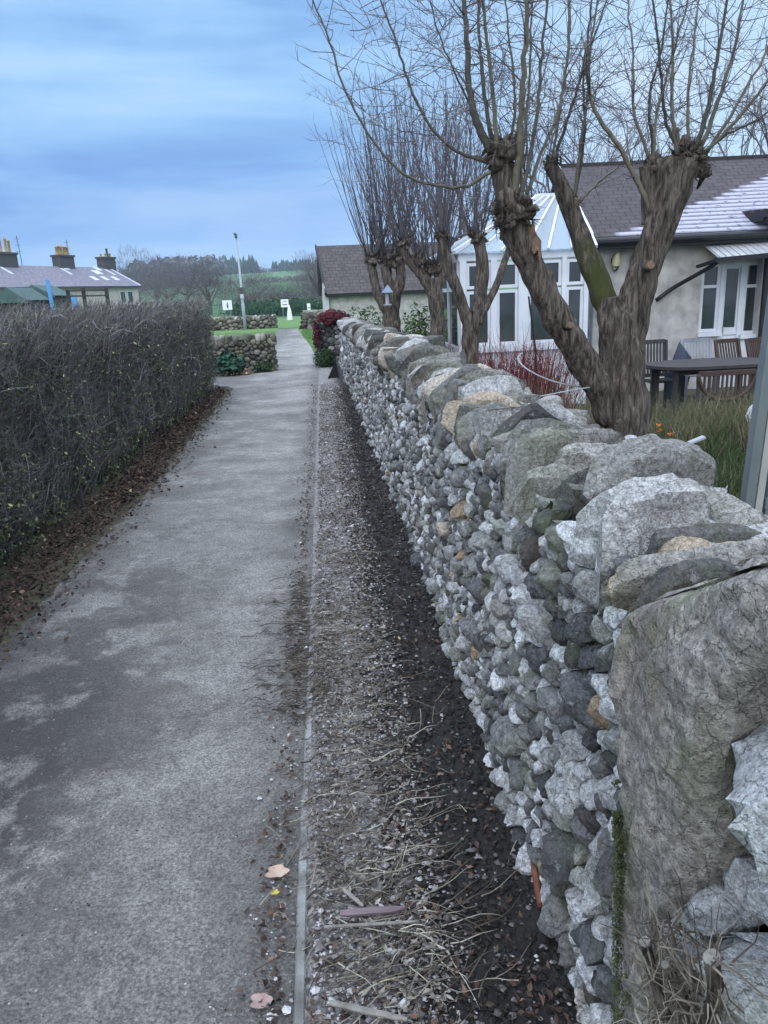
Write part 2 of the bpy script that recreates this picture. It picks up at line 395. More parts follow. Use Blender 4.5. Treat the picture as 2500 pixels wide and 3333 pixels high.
# ---------------------------------------------------------------- ground, hills, sky
def hill_z(x, y):
    z = 0.
    if y > 110:
        t = (y-110)/520.; t = min(t, 1.); z = 19.5*(t*t*(3-2*t)) - 1.2*sin(pi*min(1, (y-110)/140.))*(1 if y < 250 else 0)
        z += (t)*(3.*noise.noise(Vector((x*.003, y*.003, 3))) + 1.8*sin(x*.006))
        if y > 650: z -= (y-650)*.012
    return z
xs = sorted(set([-2500, -1500, -900, -600, -400, -300, -200, -140, -100, -70, -50, -35, -25, -18, -12, -8, -5, -2.6, -1.9, -1.2, -.4, .1, .5, .7, .8, .9, 1.1, 1.5, 3, 5, 8, 12, 18, 25, 35, 50, 70, 100, 140, 200, 300, 400, 600, 900, 1500, 2500] + list(range(-240, 40, 12))))
ys = sorted(set([-30, -10, -4, -1, 0, 1, 3, 6, 10, 14, 17, 19, 21, 23, 26, 30, 34, 38, 42, 50, 60, 75, 90, 110, 130, 150] + list(range(170, 800, 18)) + [850, 950, 1100, 1400, 2000, 3200]))
mb = MB(); vs = []; tone = []
for y in ys:
    for x in xs:
        g = max(0, min(1, (x-.5)/.3)) * max(0, min(1, (24-y)/4.))
        vs.append((x, y, hill_z(x, y) - .02 - g*.3))
nx = len(xs)
mb.add(vs, [(j*nx+i, j*nx+i+1, (j+1)*nx+i+1, (j+1)*nx+i) for j in range(len(ys)-1) for i in range(nx-1)])
def hillmat():
    m, nt, b = newmat('grass_fields'); T = NT(nt); v = T.coord('Object')
    f = T.noise(T.coord('Object', (1, .35, 1)), .012, 3); c = T.ramp(f, [(.4, (.075, .145, .07)), (.6, (.105, .19, .085))])
    f2 = T.noise(v, 1.2, 6, .7); c = T.mix(1., c, T.ramp(f2, [(.3, .75), (.7, 1.2)]), 'MULTIPLY')
    T.l(c, b.inputs['Base Color']); b.inputs['Roughness'].default_value = .95; b.inputs['Specular IOR Level'].default_value = .1
    return m
struct('ground', mb, hillmat(), True)

# garden earth behind the wall
def sheet(name, xl, xr, y0, y1, nxs, nys, z, mat, rough=0., rf=9., smooth=True, zf=None):
    mb = MB(); vs = []
    for j in range(nys+1):
        y = lerp(y0, y1, (j/nys)**1.8)
        a = xl(y) if callable(xl) else xl; b = xr(y) if callable(xr) else xr
        for i in range(nxs+1):
            x = lerp(a, b, i/nxs)
            zz = z + (zf(x, y) if zf else 0) + rough*(noise.noise(Vector((x*rf, y*rf, 1.3))) + .5*noise.noise(Vector((x*rf*2.7, y*rf*2.7, 7))))
            vs.append((x, y, zz))
    n = nxs+1
    mb.add(vs, [(j*n+i, j*n+i+1, (j+1)*n+i+1, (j+1)*n+i) for j in range(nys) for i in range(nxs)])
    return struct(name, mb, mat, smooth)
sheet('garden_ground', .82, 14, .2, 21, 60, 90, -.29, M['soil'], .03, 2.)

LE = ([0, 3, 5, 6.5, 10.7, 14, 16.8], [-1.62, -1.64, -1.62, -1.58, -1.66, -1.74, -1.78])
def path_l(y):
    if y < 16.8: return interp(y, *LE) + .03*noise.noise(Vector((0, y*2, 5)))
    return interp(y, [16.8, 16.9, 17.5, 18.8, 30.6, 37.7, 39.5], [-1.78, -1.15, -1.12, -1.16, -1.94, -2.2, -2.3])
def path_r(y): return interp(y, [0, 16, 18.2, 25.3, 35.1, 38, 39.5], [-.156, -.152, -.156, -.47, -1.08, -1.25, -1.3])
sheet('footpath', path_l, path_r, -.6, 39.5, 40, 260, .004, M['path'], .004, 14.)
# branch of the path going off to the left
mb = MB(); vs = []
for j in range(13):
    for i in range(31):
        x = lerp(-14, -1.5, i/30); vs.append((x, lerp(13.9, 16.75, j/12) + .05*(x+1.5)*-.3, .001+.003*noise.noise(Vector((x*5, j, 0)))))
mb.add(vs, [(j*31+i, j*31+i+1, (j+1)*31+i+1, (j+1)*31+i) for j in range(12) for i in range(30)])
struct('side_path', mb, M['path'], True)
def vz(x, y): return .035*max(0, min(1, (x-.05)/.35)) - .0
sheet('verge', -.158, .62, .3, 17.6, 46, 700, .012, M['verge'], .012, 16., zf=vz)
def hz(x, y): return .05*max(0, min(1, (-1.6-x)/.4))
sheet('hedge_bank', -3.2, lambda y: interp(y, *LE)+.04, -.6, 13.9, 24, 160, .0, M['soil'], .012, 8., zf=hz)
# lawn beyond
mb = MB()
sheet('lawn', -12, lambda y: path_l(y)+.02, 17.3, 41, 40, 40, -.004, M['grass_ground'], .01, 3.)
sheet('grass_verge', lambda y: path_r(y)-.02, lambda y: interp(y, [17.6, 41], [.6, 2.]), 17.5, 41, 20, 40, -.002, M['grass_ground'], .01, 3.)
sheet('playing_field', -25, 8, 41, 63, 20, 30, -.008, M['grass_ground'], .02, 1.)

# kerb of thin edging stones
mb = MB(); y = .4
while y < 17.5:
    L = .9+R.uniform(-.04, .04); n = 10; dz = R.uniform(-.006, .006); dx = R.uniform(-.004, .004)
    vs = []
    for i in range(n+1):
        yy = y+L*.99*i/n
        w = .030 + .004*noise.noise(Vector((yy*6, 2, 0)))
        zt = .022-.011*min(1, max(0, (yy-2.6)/.8))+dz-.016*max(0, noise.noise(Vector((5, yy*1.1, 0)))+.1)*2+.005*noise.noise(Vector((yy*9, 0, 4))); cx = -.147+dx+.008*noise.noise(Vector((0, yy*.8, 7)))
        vs += [(cx-w/2, yy, -.03), (cx-w/2+.002, yy, zt-.006), (cx-w/2+.006, yy, zt), (cx+w/2-.005, yy, zt), (cx+w/2, yy, zt-.006), (cx+w/2, yy, -.03)]
    fs = [(i*6+k+1, i*6+k, (i+1)*6+k, (i+1)*6+k+1) for i in range(n) for k in range(5)]
    fs += [tuple(range(6)), tuple(range(n*6+5, n*6-1, -1))]
    mb.add(vs, fs, R.random()); y += L
struct('kerb', mb, M['kerb'])

# ---------------------------------------------------------------- dry stone faces
def clip(poly, nx_, ny_, c):
    out = []; n = len(poly)
    for i in range(n):
        a = poly[i]; b = poly[(i+1) % n]
        da = a[0]*nx_+a[1]*ny_-c; db = b[0]*nx_+b[1]*ny_-c
        if da <= 0: out.append(a)
        if (da < 0 < db) or (db < 0 < da):
            t = da/(da-db); out.append((a[0]+(b[0]-a[0])*t, a[1]+(b[1]-a[1])*t))
    return out
def stone_face(mb, u0, u1, v0, v1, rfun, to_world, rnd, stretch=1.3, skip=None, nres=None, htop=None, deep=1.0, tonef=None):
    """rubble in the plane (u, v); stones bulge along +d of to_world(u, v, d)"""
    sites = []; cell = .12; grid = {}
    area = (u1-u0)/stretch*(v1-v0)
    fails = 0; tries = int(area/(.03**2)*4)
    for _ in range(tries):
        u = rnd.uniform(u0, u1); v = rnd.uniform(v0, v1)
        if htop and v > htop(u): continue
        r = rfun(u, v, rnd)
        su = u/stretch; k = (int(su//cell), int(v//cell)); ok = True
        for i in range(k[0]-2, k[0]+3):
            for j in range(k[1]-2, k[1]+3):
                for (a, b, q) in grid.get((i, j), ()):
                    if (a-su)**2+(b-v)**2 < ((q+r)*.82)**2: ok = False; break
                if not ok: break
            if not ok: break
        if ok: grid.setdefault(k, []).append((su, v, r)); sites.append((su, v, r))
    for (su, v, r) in sites:
        if skip and skip(su*stretch, v): continue
        k = (int(su//cell), int(v//cell)); S = r*1.9
        pl = [(-S, -S), (S, -S), (S, S), (-S, S)]
        for i in range(k[0]-3, k[0]+4):
            for j in range(k[1]-3, k[1]+4):
                for (a, b, q) in grid.get((i, j), ()):
                    dx = a-su; dy = b-v; d2 = dx*dx+dy*dy
                    if d2 < 1e-9 or d2 > .3: continue
                    c = (d2 + r*r - q*q)/2
                    pl = clip(pl, dx, dy, c)
                    if len(pl) < 3: break
        if len(pl) < 3: continue
        cx = sum(p[0] for p in pl)/len(pl); cy = sum(p[1] for p in pl)/len(pl)
        # corner smoothing
        for _ in range(2):
            q = []; n = len(pl)
            for i in range(n):
                a = pl[i]; b = pl[(i+1) % n]
                q += [(a[0]*.8+b[0]*.2, a[1]*.8+b[1]*.2), (a[0]*.2+b[0]*.8, a[1]*.2+b[1]*.8)]
            pl = q
        u_ = (su+cx)*stretch
        n = nres(u_) if nres else 12
        m = len(pl); per = [0.]
        for i in range(m):
            a = pl[i]; b = pl[(i+1) % m]; per.append(per[-1]+math.hypot(a[0]-b[0], a[1]-b[1]))
        out = []; j = 0
        for i in range(n):
            t = per[-1]*i/n
            while per[j+1] < t: j += 1
            f = (t-per[j])/max(1e-9, per[j+1]-per[j]); a = pl[j]; b = pl[(j+1) % m]
            out.append(((a[0]+(b[0]-a[0])*f-cx)*stretch, a[1]+(b[1]-a[1])*f-cy))
        h = r*rnd.uniform(.55, 1.05)*deep; back = -r*rnd.uniform(.3, .9); off = rnd.uniform(-.35, .45)*r
        ta = rnd.uniform(-.4, .4); tb = rnd.uniform(-.35, .25)
        rings = [(.9, back-.03), (.985, 0.), (.96, .5*h), (.86, .85*h), (.6, .98*h), (.3, 1.0*h)] if n > 12 else [(.9, back-.02), (.985, 0.), (.90, .55*h), (.6, .93*h)]
        facets = [(rnd.uniform(0, 2*pi), rnd.uniform(-.2, .75), rnd.uniform(.4, 1.5)) for _ in range(5)]
        sd = rnd.uniform(0, 99); vs = []
        def dep(pu, pv, base):
            d = base
            for (an, di, sl) in facets:
                t = pu/stretch*cos(an)+pv*sin(an)
                d = min(d, h*(1.05) - sl*(t-di*r*.6)) if base > 0 else d
            return d
        for (s_, d_) in rings:
            for (a, b) in out:
                pu, pv = a*s_*.97, b*s_*.97
                d = dep(pu, pv, d_) + (ta*pu+tb*pv)*(1 if d_ > -.001 else 0) + off
                nn = noise.noise(Vector((pu*17+sd, pv*17, d_*14)))*r*.38
                nn2 = noise.noise(Vector((pu*50+sd, pv*50, d_*40)))*r*.17
                k2 = 1+nn2*.8/r*.5
                vs.append(to_world(u_+pu*k2, v+cy+pv*k2, d+nn+nn2))
        vs.append(to_world(u_, v+cy, dep(0, 0, h*1.02)+off))
        nr = len(rings); fs = []
        for q in range(nr-1):
            for i in range(n): fs.append((q*n+i, q*n+(i+1) % n, (q+1)*n+(i+1) % n, (q+1)*n+i))
        for i in range(n): fs.append(((nr-1)*n+i, (nr-1)*n+(i+1) % n, nr*n))
        t = rnd.random(); t = .02+.84*t**1.05 if rnd.random() < .975 else rnd.uniform(.86, .97)
        if tonef: t = tonef(u_, v+cy, t, r)
        mb.add([tuple(p) for p in vs], fs, t)

def boulder(c, dims, rnd, tone, mb, seg=7, rot=None, power=.55, rough=.12, nf=1.0, npl=6):
    """rounded irregular block: cube sphere pushed toward a box, then roughened"""
    vs = []; idx = {}; fs = []
    def vert(p):
        k = (round(p[0], 4), round(p[1], 4), round(p[2], 4))
        if k in idx: return idx[k]
        q = Vector(p); s = q.normalized(); mx = max(abs(s.x), abs(s.y), abs(s.z)); bx = s/mx
        v = s*(1-power)*1.25 + bx*power
        w = Vector((v.x*dims[0], v.y*dims[1], v.z*dims[2]))
        m = min(dims)
        w = w + s*(noise.noise(w*(4.5*nf) + Vector((sd, 0, 0)))*m*rough*3 + noise.noise(w*(13*nf) + Vector((sd, 5, 0)))*m*rough*1.1 + noise.noise(w*(34*nf) + Vector((sd, 9, 0)))*m*rough*.35)
        for (pn, pd) in planes:
            d = w.dot(pn)-pd
            if d > 0: w = w - pn*d*.97
        if rot is not None: w = rot @ w
        idx[k] = len(vs); vs.append(tuple(Vector(c)+w)); return idx[k]
    sd = rnd.uniform(0, 200)
    planes = []
    for _ in range(npl):
        n = Vector((rnd.uniform(-1, 1), rnd.uniform(-.8, .8), rnd.uniform(-1, 1))).normalized()
        ext = abs(n.x)*dims[0]+abs(n.y)*dims[1]+abs(n.z)*dims[2]
        planes.append((n, ext*rnd.uniform(.45, .72)))
    for ax in range(3):
        for sg in (-1, 1):
            for i in range(seg):
                for j in range(seg):
                    q = []
                    for (a, b) in ((i, j), (i+1, j), (i+1, j+1), (i, j+1)):
                        p = [0, 0, 0]; p[ax] = sg; p[(ax+1) % 3] = math.tan((a/seg*2-1)*pi/4); p[(ax+2) % 3] = math.tan((b/seg*2-1)*pi/4)
                        q.append(vert(p))
                    fs.append(tuple(q) if sg > 0 else tuple(reversed(q)))
    mb.add(vs, fs, tone)

def x0(y): return .46 - .011*max(0, y-5)
def ztop(y): return interp(y, [0, 1, 3, 6, 10, 14, 18, 22], [.97, .97, .99, .99, .93, .88, .84, .76])
wall = thing('dry_stone_wall', 'long grey limestone dry stone wall running along the right side of the path', 'stone wall')
SLAB = [(1.05, -.05), (1.06, .3), (1.08, .6), (1.11, .82), (1.14, 1.03), (1.02, 1.10), (.90, 1.17), (.76, 1.25), (.66, 1.28), (.58, 1.25), (.70, 1.19), (.75, 1.12), (.80, 1.05), (.82, .93), (.84, .80), (.87, .70), (.90, .6), (.915, .45), (.92, .2), (.92, -.05)]
def inpoly(x, y, pl):
    c = False; n = len(pl)
    for i in range(n):
        a = pl[i]; b = pl[i-1]
        if (a[1] > y) != (b[1] > y) and x < (b[0]-a[0])*(y-a[1])/(b[1]-a[1])+a[0]: c = not c
    return c
def tw(u, v, d): return (x0(u)+.07*max(v, 0)-d+.012*noise.noise(Vector((u*1.5, v*2, 0)))*2, u, v)
def rf(u, v, r):
    if u < 1.02: return r.choice([.035, .05, .065, .08, .1])*r.uniform(.85, 1.15)
    if u < 2.2: return r.uniform(.014, .034) if r.random() < .8 else r.uniform(.036, .055)
    k = interp(u, [2, 6, 12, 17], [1, 1.02, 1.2, 1.4])
    b = r.uniform(.013, .028) if r.random() < .86 else r.uniform(.03, .048)
    if v < .12: b *= 1.25
    return b*k
mb = MB(); rw = random.Random(11)
stone_face(mb, .42, 17.6, -.04, 1.06, rf, tw, rw, 1.3, skip=lambda u, v: inpoly(u, v, SLAB), nres=lambda u: 22 if u < 1.8 else (16 if u < 3.5 else (12 if u < 8 else 9)), htop=lambda u: ztop(u)+.03+(.25 if u < .75 else 0), deep=1.15, tonef=lambda u, v, t, r: (.45+.4*t if u < 1.02 else t))
mb.build('stonework', M['stone'], wall, True, sharp=38)
# fill
mb = MB(); ny = 120; vs = []
prof = lambda y: [(x0(y)+.07+.0, -.35), (x0(y)+.07+.07, ztop(y)-.02), (.86+.0*y - .011*max(0, y-5), ztop(y)-.02), (.95-.011*max(0, y-5), -.35)]
for j in range(ny+1):
    y = lerp(.3, 17.7, j/ny)
    vs += [(a, y, b) for a, b in prof(y)]
fs = [(j*4+k, (j+1)*4+k, (j+1)*4+(k+1) % 4, j*4+(k+1) % 4) for j in range(ny) for k in range(4)] + [(0, 1, 2, 3), (ny*4+3, ny*4+2, ny*4+1, ny*4)]
mb.add(vs, fs); mb.build('wall_fill', M['core'], wall)
# upright through stone
mb = MB(); rs = random.Random(5)
pl = []
for i in range(len(SLAB)):
    a = SLAB[i]; b = SLAB[(i+1) % len(SLAB)]; n = max(1, int(math.hypot(a[0]-b[0], a[1]-b[1])/.02))
    for k in range(n): pl.append((lerp(a[0], b[0], k/n), lerp(a[1], b[1], k/n)))
for _ in range(3): pl = [((pl[i-1][0]+pl[i][0]*2+pl[(i+1) % len(pl)][0])/4, (pl[i-1][1]+pl[i][1]*2+pl[(i+1) % len(pl)][1])/4) for i in range(len(pl))]
N = len(pl)
def segd(u, v):
    best = 9; bp = None
    for i in range(N):
        ax, ay = pl[i-1]; bx, by = pl[i]; dx = bx-ax; dy = by-ay; t = max(0, min(1, ((u-ax)*dx+(v-ay)*dy)/(dx*dx+dy*dy+1e-12)))
        qx = ax+dx*t; qy = ay+dy*t; d = (qx-u)**2+(qy-v)**2
        if d < best: best = d; bp = (qx, qy)
    return sqrt(best), bp
def sdisp(u, v, d_):
    q = Vector((u, v, d_))
    n9 = noise.noise(q*9)*3.2; st = (math.floor(n9)+min(1, max(0, (n9-math.floor(n9)-.35)/.3)))/3.2
    return .010*noise.noise(q*5) + .017*st + .007*noise.noise(q*14) + .009*noise.noise(q*37) + .006*abs(noise.noise(q*80))
cs = .0105; vid = {}; vs = []; fs = []
nu = int(.62/cs)+2; nv = int(1.36/cs)+2
ins = {}
for i_ in range(nu):
    for j_ in range(nv): ins[(i_, j_)] = inpoly(.56+i_*cs, -.06+j_*cs, pl)
def gv(i_, j_):
    if (i_, j_) in vid: return vid[(i_, j_)]
    u = .56+i_*cs; v = -.06+j_*cs; d, bp = segd(u, v)
    if not ins[(i_, j_)]: u, v = bp; d = 0
    rise = .036*(1-math.exp(-d/.009)) - .020*max(0, (v-1.05))/.2
    vid[(i_, j_)] = len(vs); vs.append((x0(u)+.016-rise-sdisp(u, v, 0)*min(1, .35+d/.03), u, v)); return vid[(i_, j_)]
for i_ in range(nu-1):
    for j_ in range(nv-1):
        cn = [(i_, j_), (i_+1, j_), (i_+1, j_+1), (i_, j_+1)]
        if sum(ins[c_] for c_ in cn) >= 1: fs.append(tuple(gv(*c_) for c_ in cn))
o0 = len(vs); deps = [.0, .012, .03, .055, .08, .11, .15, .19, .24, .30, .36, .42]
for di, d_ in enumerate(deps):
    for (u, v) in pl:
        nn = sdisp(u, v, d_*1.)*(0.35 if di == 0 else 1.2)
        k = 1 if v > .9 else .4
        vs.append((x0(u)+.016-(nn if di == 0 else 0)+d_, u+nn*.5*(di > 0), v+nn*k*(di > 0)+(.006*(1-abs(d_-.08)/.1) if v > 1 and di > 0 else 0)-max(0, d_-.2)*.25*(v > .95)))
for di in range(len(deps)-1):
    for i_ in range(N): fs.append((o0+di*N+i_, o0+di*N+(i_+1) % N, o0+(di+1)*N+(i_+1) % N, o0+(di+1)*N+i_))
mb.add(vs, fs, .5)
sl = mb.build('upright_slab', M['slab'], wall, True, sharp=30)
tag(sl, 'large brown upright slab with a sloping top set into the near end of the wall')

# coping
rc = random.Random(21); y = .74; copes = []
rest = MB()
SP = [(.05, .10, .55), (.04, .10, .12), (.035, .11, .78), (.03, .10, .15), (.045, .13, .90), (.03, .12, .72), (.028, .10, .1), (.05, .13, .55), (.03, .11, .95), (.022, .09, .2), (.05, .14, .66), (.03, .1, .1), (.035, .12, .75)]
k = 0
while y < 17.6:
    if k < len(SP): th, hh, tn = SP[k]
    else:
        th = rc.uniform(.014, .042)*interp(y, [2, 8, 17], [1, 1.15, 1.6]); hh = rc.uniform(.065, .15); tn = rc.random()*.9
    if rc.random() < .25: hh *= .8
    w = rc.uniform(.13, .25)
    lean = rc.uniform(-.12, .42) if k > 0 else .2
    rot = Matrix.Rotation(lean, 3, 'X') @ Matrix.Rotation(rc.uniform(-.25, .25), 3, 'Z') @ Matrix.Rotation(rc.uniform(-.3, .3), 3, 'Y')
    y += th*.88
    c = (x0(y)+.07+w*.80+rc.uniform(-.07, .05)+(.13 if y < 1.14 else 0), y, ztop(y)+hh*.72-.045+(.03 if k < 1 else 0))
    if len(copes) < 99:
        b = MB(); boulder(c, (w, th, hh), rc, tn, b, seg=22 if y < 2.2 else (15 if y < 4 else 9), rot=rot, power=.5, rough=.2, nf=2.4, npl=10)
        o = b.build('coping_stone', M['cope'], wall, True, sharp=24); copes.append(o)
    else: boulder(c, (w, th, hh), rc, tn, rest, seg=5, rot=rot, power=.45, rough=.22)
    y += th*.88; k += 1
o = rest.build('far_coping', M['cope'], wall, True); o['kind'] = 'stuff'
tag(copes[0], 'nearest coping stone, lying against the top of the upright slab')
# low second course of lumps behind the copes on the garden side
mb = MB()
for i in range(300):
    yy = .6+15*R.random()**1.6; boulder((x0(yy)+R.uniform(.26, .50), yy, ztop(yy)+R.uniform(-.03, .05)), (R.uniform(.03, .08), R.uniform(.03, .08), R.uniform(.03, .06)), R, R.uniform(.0, .8), mb, seg=5, rough=.2)
mb.build('back_edge_stones', M['cope'], wall, True)

def small_wall(name, label, p0, p1, h, rr, depth=.4, mat='far_stone', cope=True, seed=3, stretch=1.4):
    w = thing(name, label, 'stone wall', (p0[0], p0[1], 0))
    p0 = Vector((*p0, 0)); p1 = Vector((*p1, 0)); L = (p1-p0).length; t = (p1-p0)/L; n = Vector((t.y, -t.x, 0))
    rn = random.Random(seed)
    f = lambda u, v, d: tuple(p0 + t*u + n*(d) + Vector((0, 0, v)))
    mb = MB(); stone_face(mb, 0, L, -.03, h, rr, f, rn, stretch, nres=lambda u: 10)
    # ends
    g1 = lambda u, v, d: tuple(p1 - n*u + t*d + Vector((0, 0, v)))
    g0 = lambda u, v, d: tuple(p0 - n*(depth-u) - t*d + Vector((0, 0, v)))
    stone_face(mb, 0, depth, -.03, h, rr, g1, rn, stretch, nres=lambda u: 10)
    stone_face(mb, 0, depth, -.03, h, rr, g0, rn, stretch, nres=lambda u: 10)
    mb.build('stonework', M[mat], w, True)
    mb = MB(); a = p0+t*.04-n*.04; b = p1-t*.04-n*.04; c = p1-t*.04-n*(depth-.02); d = p0+t*.04-n*(depth-.02)
    vs = [(q.x, q.y, z) for z in (-.1, h-.02) for q in (a, b, c, d)]
    mb.add(vs, [(0, 3, 2, 1), (4, 5, 6, 7), (0, 1, 5, 4), (1, 2, 6, 5), (2, 3, 7, 6), (3, 0, 4, 7)])
    mb.build('wall_fill', M['core'], w)
    if cope:
        u = .05; mb = MB(); n_ = 0
        while u < L-.03:
            th = rn.uniform(.04, .085)*(1 if rr(0, 0, rn) < .12 else 1.5); u += th*.9
            q = p0+t*u-n*depth/2; ang = atan2(t.y, t.x)
            rot = Matrix.Rotation(ang, 3, 'Z') @ Matrix.Rotation(rn.uniform(-.3, .3), 3, 'Y')
            boulder((q.x, q.y, h+.07), (th, depth/2+.03, rn.uniform(.09, .14)), rn, rn.random(), mb, seg=5, rot=rot)
            u += th*.9
        mb.build('coping', M[mat], w, True)
    return w
small_wall('low_stone_wall', 'low mossy stone wall standing across the bend at the left of the path', (-4.6, 16.95), (-1.14, 17.25), .62, lambda u, v, r: r.uniform(.03, .06), seed=3)
small_wall('return_wall', 'short end piece of stone wall jutting toward the path, hung with red creeper', (-.14, 17.75), (.46, 17.62), .9, lambda u, v, r: r.uniform(.035, .07), depth=.8, mat='stone', seed=8)
small_wall('far_left_wall', 'far stone wall behind the lamp post and the strip of lawn', (-11, 42.2), (-2.55, 41.6), .5, lambda u, v, r: r.uniform(.07, .12), seed=5)
small_wall('far_right_wall', 'far stone wall right of the opening into the playing field', (-1.0, 38.6), (1.6, 34.5), .68, lambda u, v, r: r.uniform(.07, .12), seed=6)

# ---------------------------------------------------------------- vegetation helpers
def ribbon(mb, pts, w, tone=.5, mi=0, rnd=R):
    """thin three-sided twig"""
    pts = [Vector(p) for p in pts]; n = len(pts); vs = []; fs = []
    d = (pts[-1]-pts[0])
    if d.length < 1e-6: return
    d.normalize(); a = d.orthogonal().normalized(); b = d.cross(a)
    th = rnd.uniform(0, 2*pi)
    for i, p in enumerate(pts[:-1]):
        r = w*(1-.75*i/(n-1))
        for k in range(3):
            an = th+2*pi*k/3; vs.append(tuple(p+(a*cos(an)+b*sin(an))*r))
    vs.append(tuple(pts[-1])); m = n-1
    for i in range(m-1):
        for k in range(3): fs.append((i*3+k, i*3+(k+1) % 3, (i+1)*3+(k+1) % 3, (i+1)*3+k))
    for k in range(3): fs.append(((m-1)*3+k, (m-1)*3+(k+1) % 3, m*3))
    mb.add(vs, fs, tone, mi)
def leaf(mb, p, size, nrm_, tone, mi=0, rnd=R, curl=.25, asp=.55):
    n = Vector(nrm_).normalized(); a = n.orthogonal().normalized(); b = n.cross(a); th = rnd.uniform(0, 2*pi)
    u = a*cos(th)+b*sin(th); v = n.cross(u); p = Vector(p); s = size; c = n*s*curl*rnd.uniform(-1, 1.6)
    vs = [p-u*s, p-u*s*.1-v*s*asp+c, p+u*s+c*.6, p-u*s*.1+v*s*asp+c]
    mb.add([tuple(q) for q in vs], [(0, 1, 2), (0, 2, 3)], tone, mi)
def rv(rnd, s=1): return Vector((rnd.gauss(0, s), rnd.gauss(0, s), rnd.gauss(0, s)))

# ---------------------------------------------------------------- hedge
HX = -1.9
def hface(y, z): # face of the hedge
    return HX + .07*noise.noise(Vector((0, y*1.1, z*1.6))) + .05*noise.noise(Vector((3, y*3.3, z*3.3))) - .10*max(0, (z-1.2))**1*0 - (.12*(1-z/.35) if z < .35 else 0)
HY1 = 13.55
hedge = thing('hedge', 'long clipped bare twiggy hedge lining the left side of the path', 'hedge')
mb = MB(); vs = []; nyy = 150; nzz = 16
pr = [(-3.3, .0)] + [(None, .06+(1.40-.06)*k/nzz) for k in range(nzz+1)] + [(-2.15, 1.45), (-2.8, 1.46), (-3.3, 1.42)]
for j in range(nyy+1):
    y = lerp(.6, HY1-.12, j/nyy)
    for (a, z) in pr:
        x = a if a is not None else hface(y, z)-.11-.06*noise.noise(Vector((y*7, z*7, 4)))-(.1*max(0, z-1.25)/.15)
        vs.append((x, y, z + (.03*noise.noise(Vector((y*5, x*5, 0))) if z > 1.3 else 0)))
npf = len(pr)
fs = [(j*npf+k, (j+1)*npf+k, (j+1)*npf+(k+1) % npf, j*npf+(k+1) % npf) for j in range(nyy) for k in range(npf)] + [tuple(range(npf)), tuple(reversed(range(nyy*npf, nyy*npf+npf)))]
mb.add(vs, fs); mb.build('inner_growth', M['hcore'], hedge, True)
tb = MB(); lb = MB(); rh = random.Random(31)
def hy(rnd):  # denser near the camera
    if rnd.random() < .13: return rnd.uniform(.7, 3.2)
    return 3.2 + (HY1-3.2)*rnd.random()**1.5
for i in range(30000):
    y = hy(rh); z = rh.uniform(.1, 1.5)
    q = rh.random()
    if q < .16: # top tufts
        x = rh.uniform(-2.9, -1.92); z = 1.42+rh.uniform(-.06, .05); base = Vector((x, y, z)); dr = Vector((rh.gauss(0, .3), rh.gauss(0, .3), 1))
        L = rh.uniform(.05, .16)
    elif q < .22: # far end
        y = HY1-.08; base = Vector((rh.uniform(-3.2, -1.9), y, z)); dr = Vector((rh.gauss(0, .5), 1, rh.gauss(.5, .7))); L = rh.uniform(.06, .2)
    else:
        base = Vector((hface(y, z)-rh.uniform(.01, .13), y, z)); dr = Vector((rh.uniform(.05, .75), rh.gauss(0, .75), rh.gauss(.75, .6))); L = rh.uniform(.07, .26)
        if z < .3: dr.z += .4
    dr.normalize(); k1 = rv(rh, .12)
    p1 = base+dr*L*.5+k1*L*.4; p2 = base+dr*L+k1*L*.5+rv(rh, .15)*L
    if p2.z > 1.62: p2.z = 1.62-rh.uniform(0, .04)
    if p1.z > 1.60: p1.z = 1.60
    tn = min(1, max(0, rh.gauss(.42, .2) + (.12 if z > 1.2 else 0) + (.35 if rh.random() < .06 else 0)))
    ribbon(tb, [base, p1, p2], rh.uniform(.0011, .0030)*(1 if y < 7 else 1.5), tn, rnd=rh)
    if rh.random() < .5:
        ribbon(tb, [p1, p1+(dr+rv(rh, .6)).normalized()*L*.4, p1+(dr+rv(rh, .5)).normalized()*L*.7], rh.uniform(.0008, .0018)*(1 if y < 7 else 1.5), tn, rnd=rh)
# long pale whips seen on the face
for i in range(380):
    y = hy(rh); z = rh.uniform(.15, 1.2); x = hface(y, z)+rh.uniform(-.02, .03); L = rh.uniform(.15, .4)
    d = Vector((rh.gauss(0, .12), rh.gauss(0, .3), rh.choice([1, 1, -1]))).normalized()
    pts = [Vector((x, y, z))]
    for k in range(4):
        d = (d+rv(rh, .14)).normalized(); pts.append(pts[-1]+d*L/4)
    for p in pts: p.z = min(p.z, 1.56); p.x = hface(p.y, p.z)+.02+(p.x-x)*.4
    ribbon(tb, pts, rh.uniform(.0014, .003), rh.uniform(.6, 1), rnd=rh)
for i in range(26000):
    y = hy(rh); z = rh.uniform(.04, 1.5)
    g = noise.noise(Vector((y*1.3, z*2.2, 9)))
    if g < -.05 and rh.random() < .6: continue
    if z > 1.15 and rh.random() < .75: continue
    tn = min(.86, max(0, rh.gauss(.46, .24)))
    if rh.random() < .045: tn = rh.uniform(.88, 1)
    if rh.random() < .09: p = (rh.uniform(-2.9, -1.9), y, 1.45+rh.uniform(-.03, .1))
    elif rh.random() < .05: p = (rh.uniform(-3., -1.9), HY1+rh.uniform(-.05, .06), z); tn = rh.uniform(.5, .95)
    else: p = (hface(y, z)+rh.uniform(-.10, .05), y, z)
    leaf(lb, p, rh.uniform(.008, .019)*(1 if y < 7 else 1.3), rv(rh)+Vector((.8, -.2, .5)), tn, rnd=rh)
o = tb.build('hedge_twigs', M['twig'], hedge); o['kind'] = 'stuff'
o = lb.build('hedge_leaves', M['hleaf'], hedge); o['kind'] = 'stuff'
mb = MB()
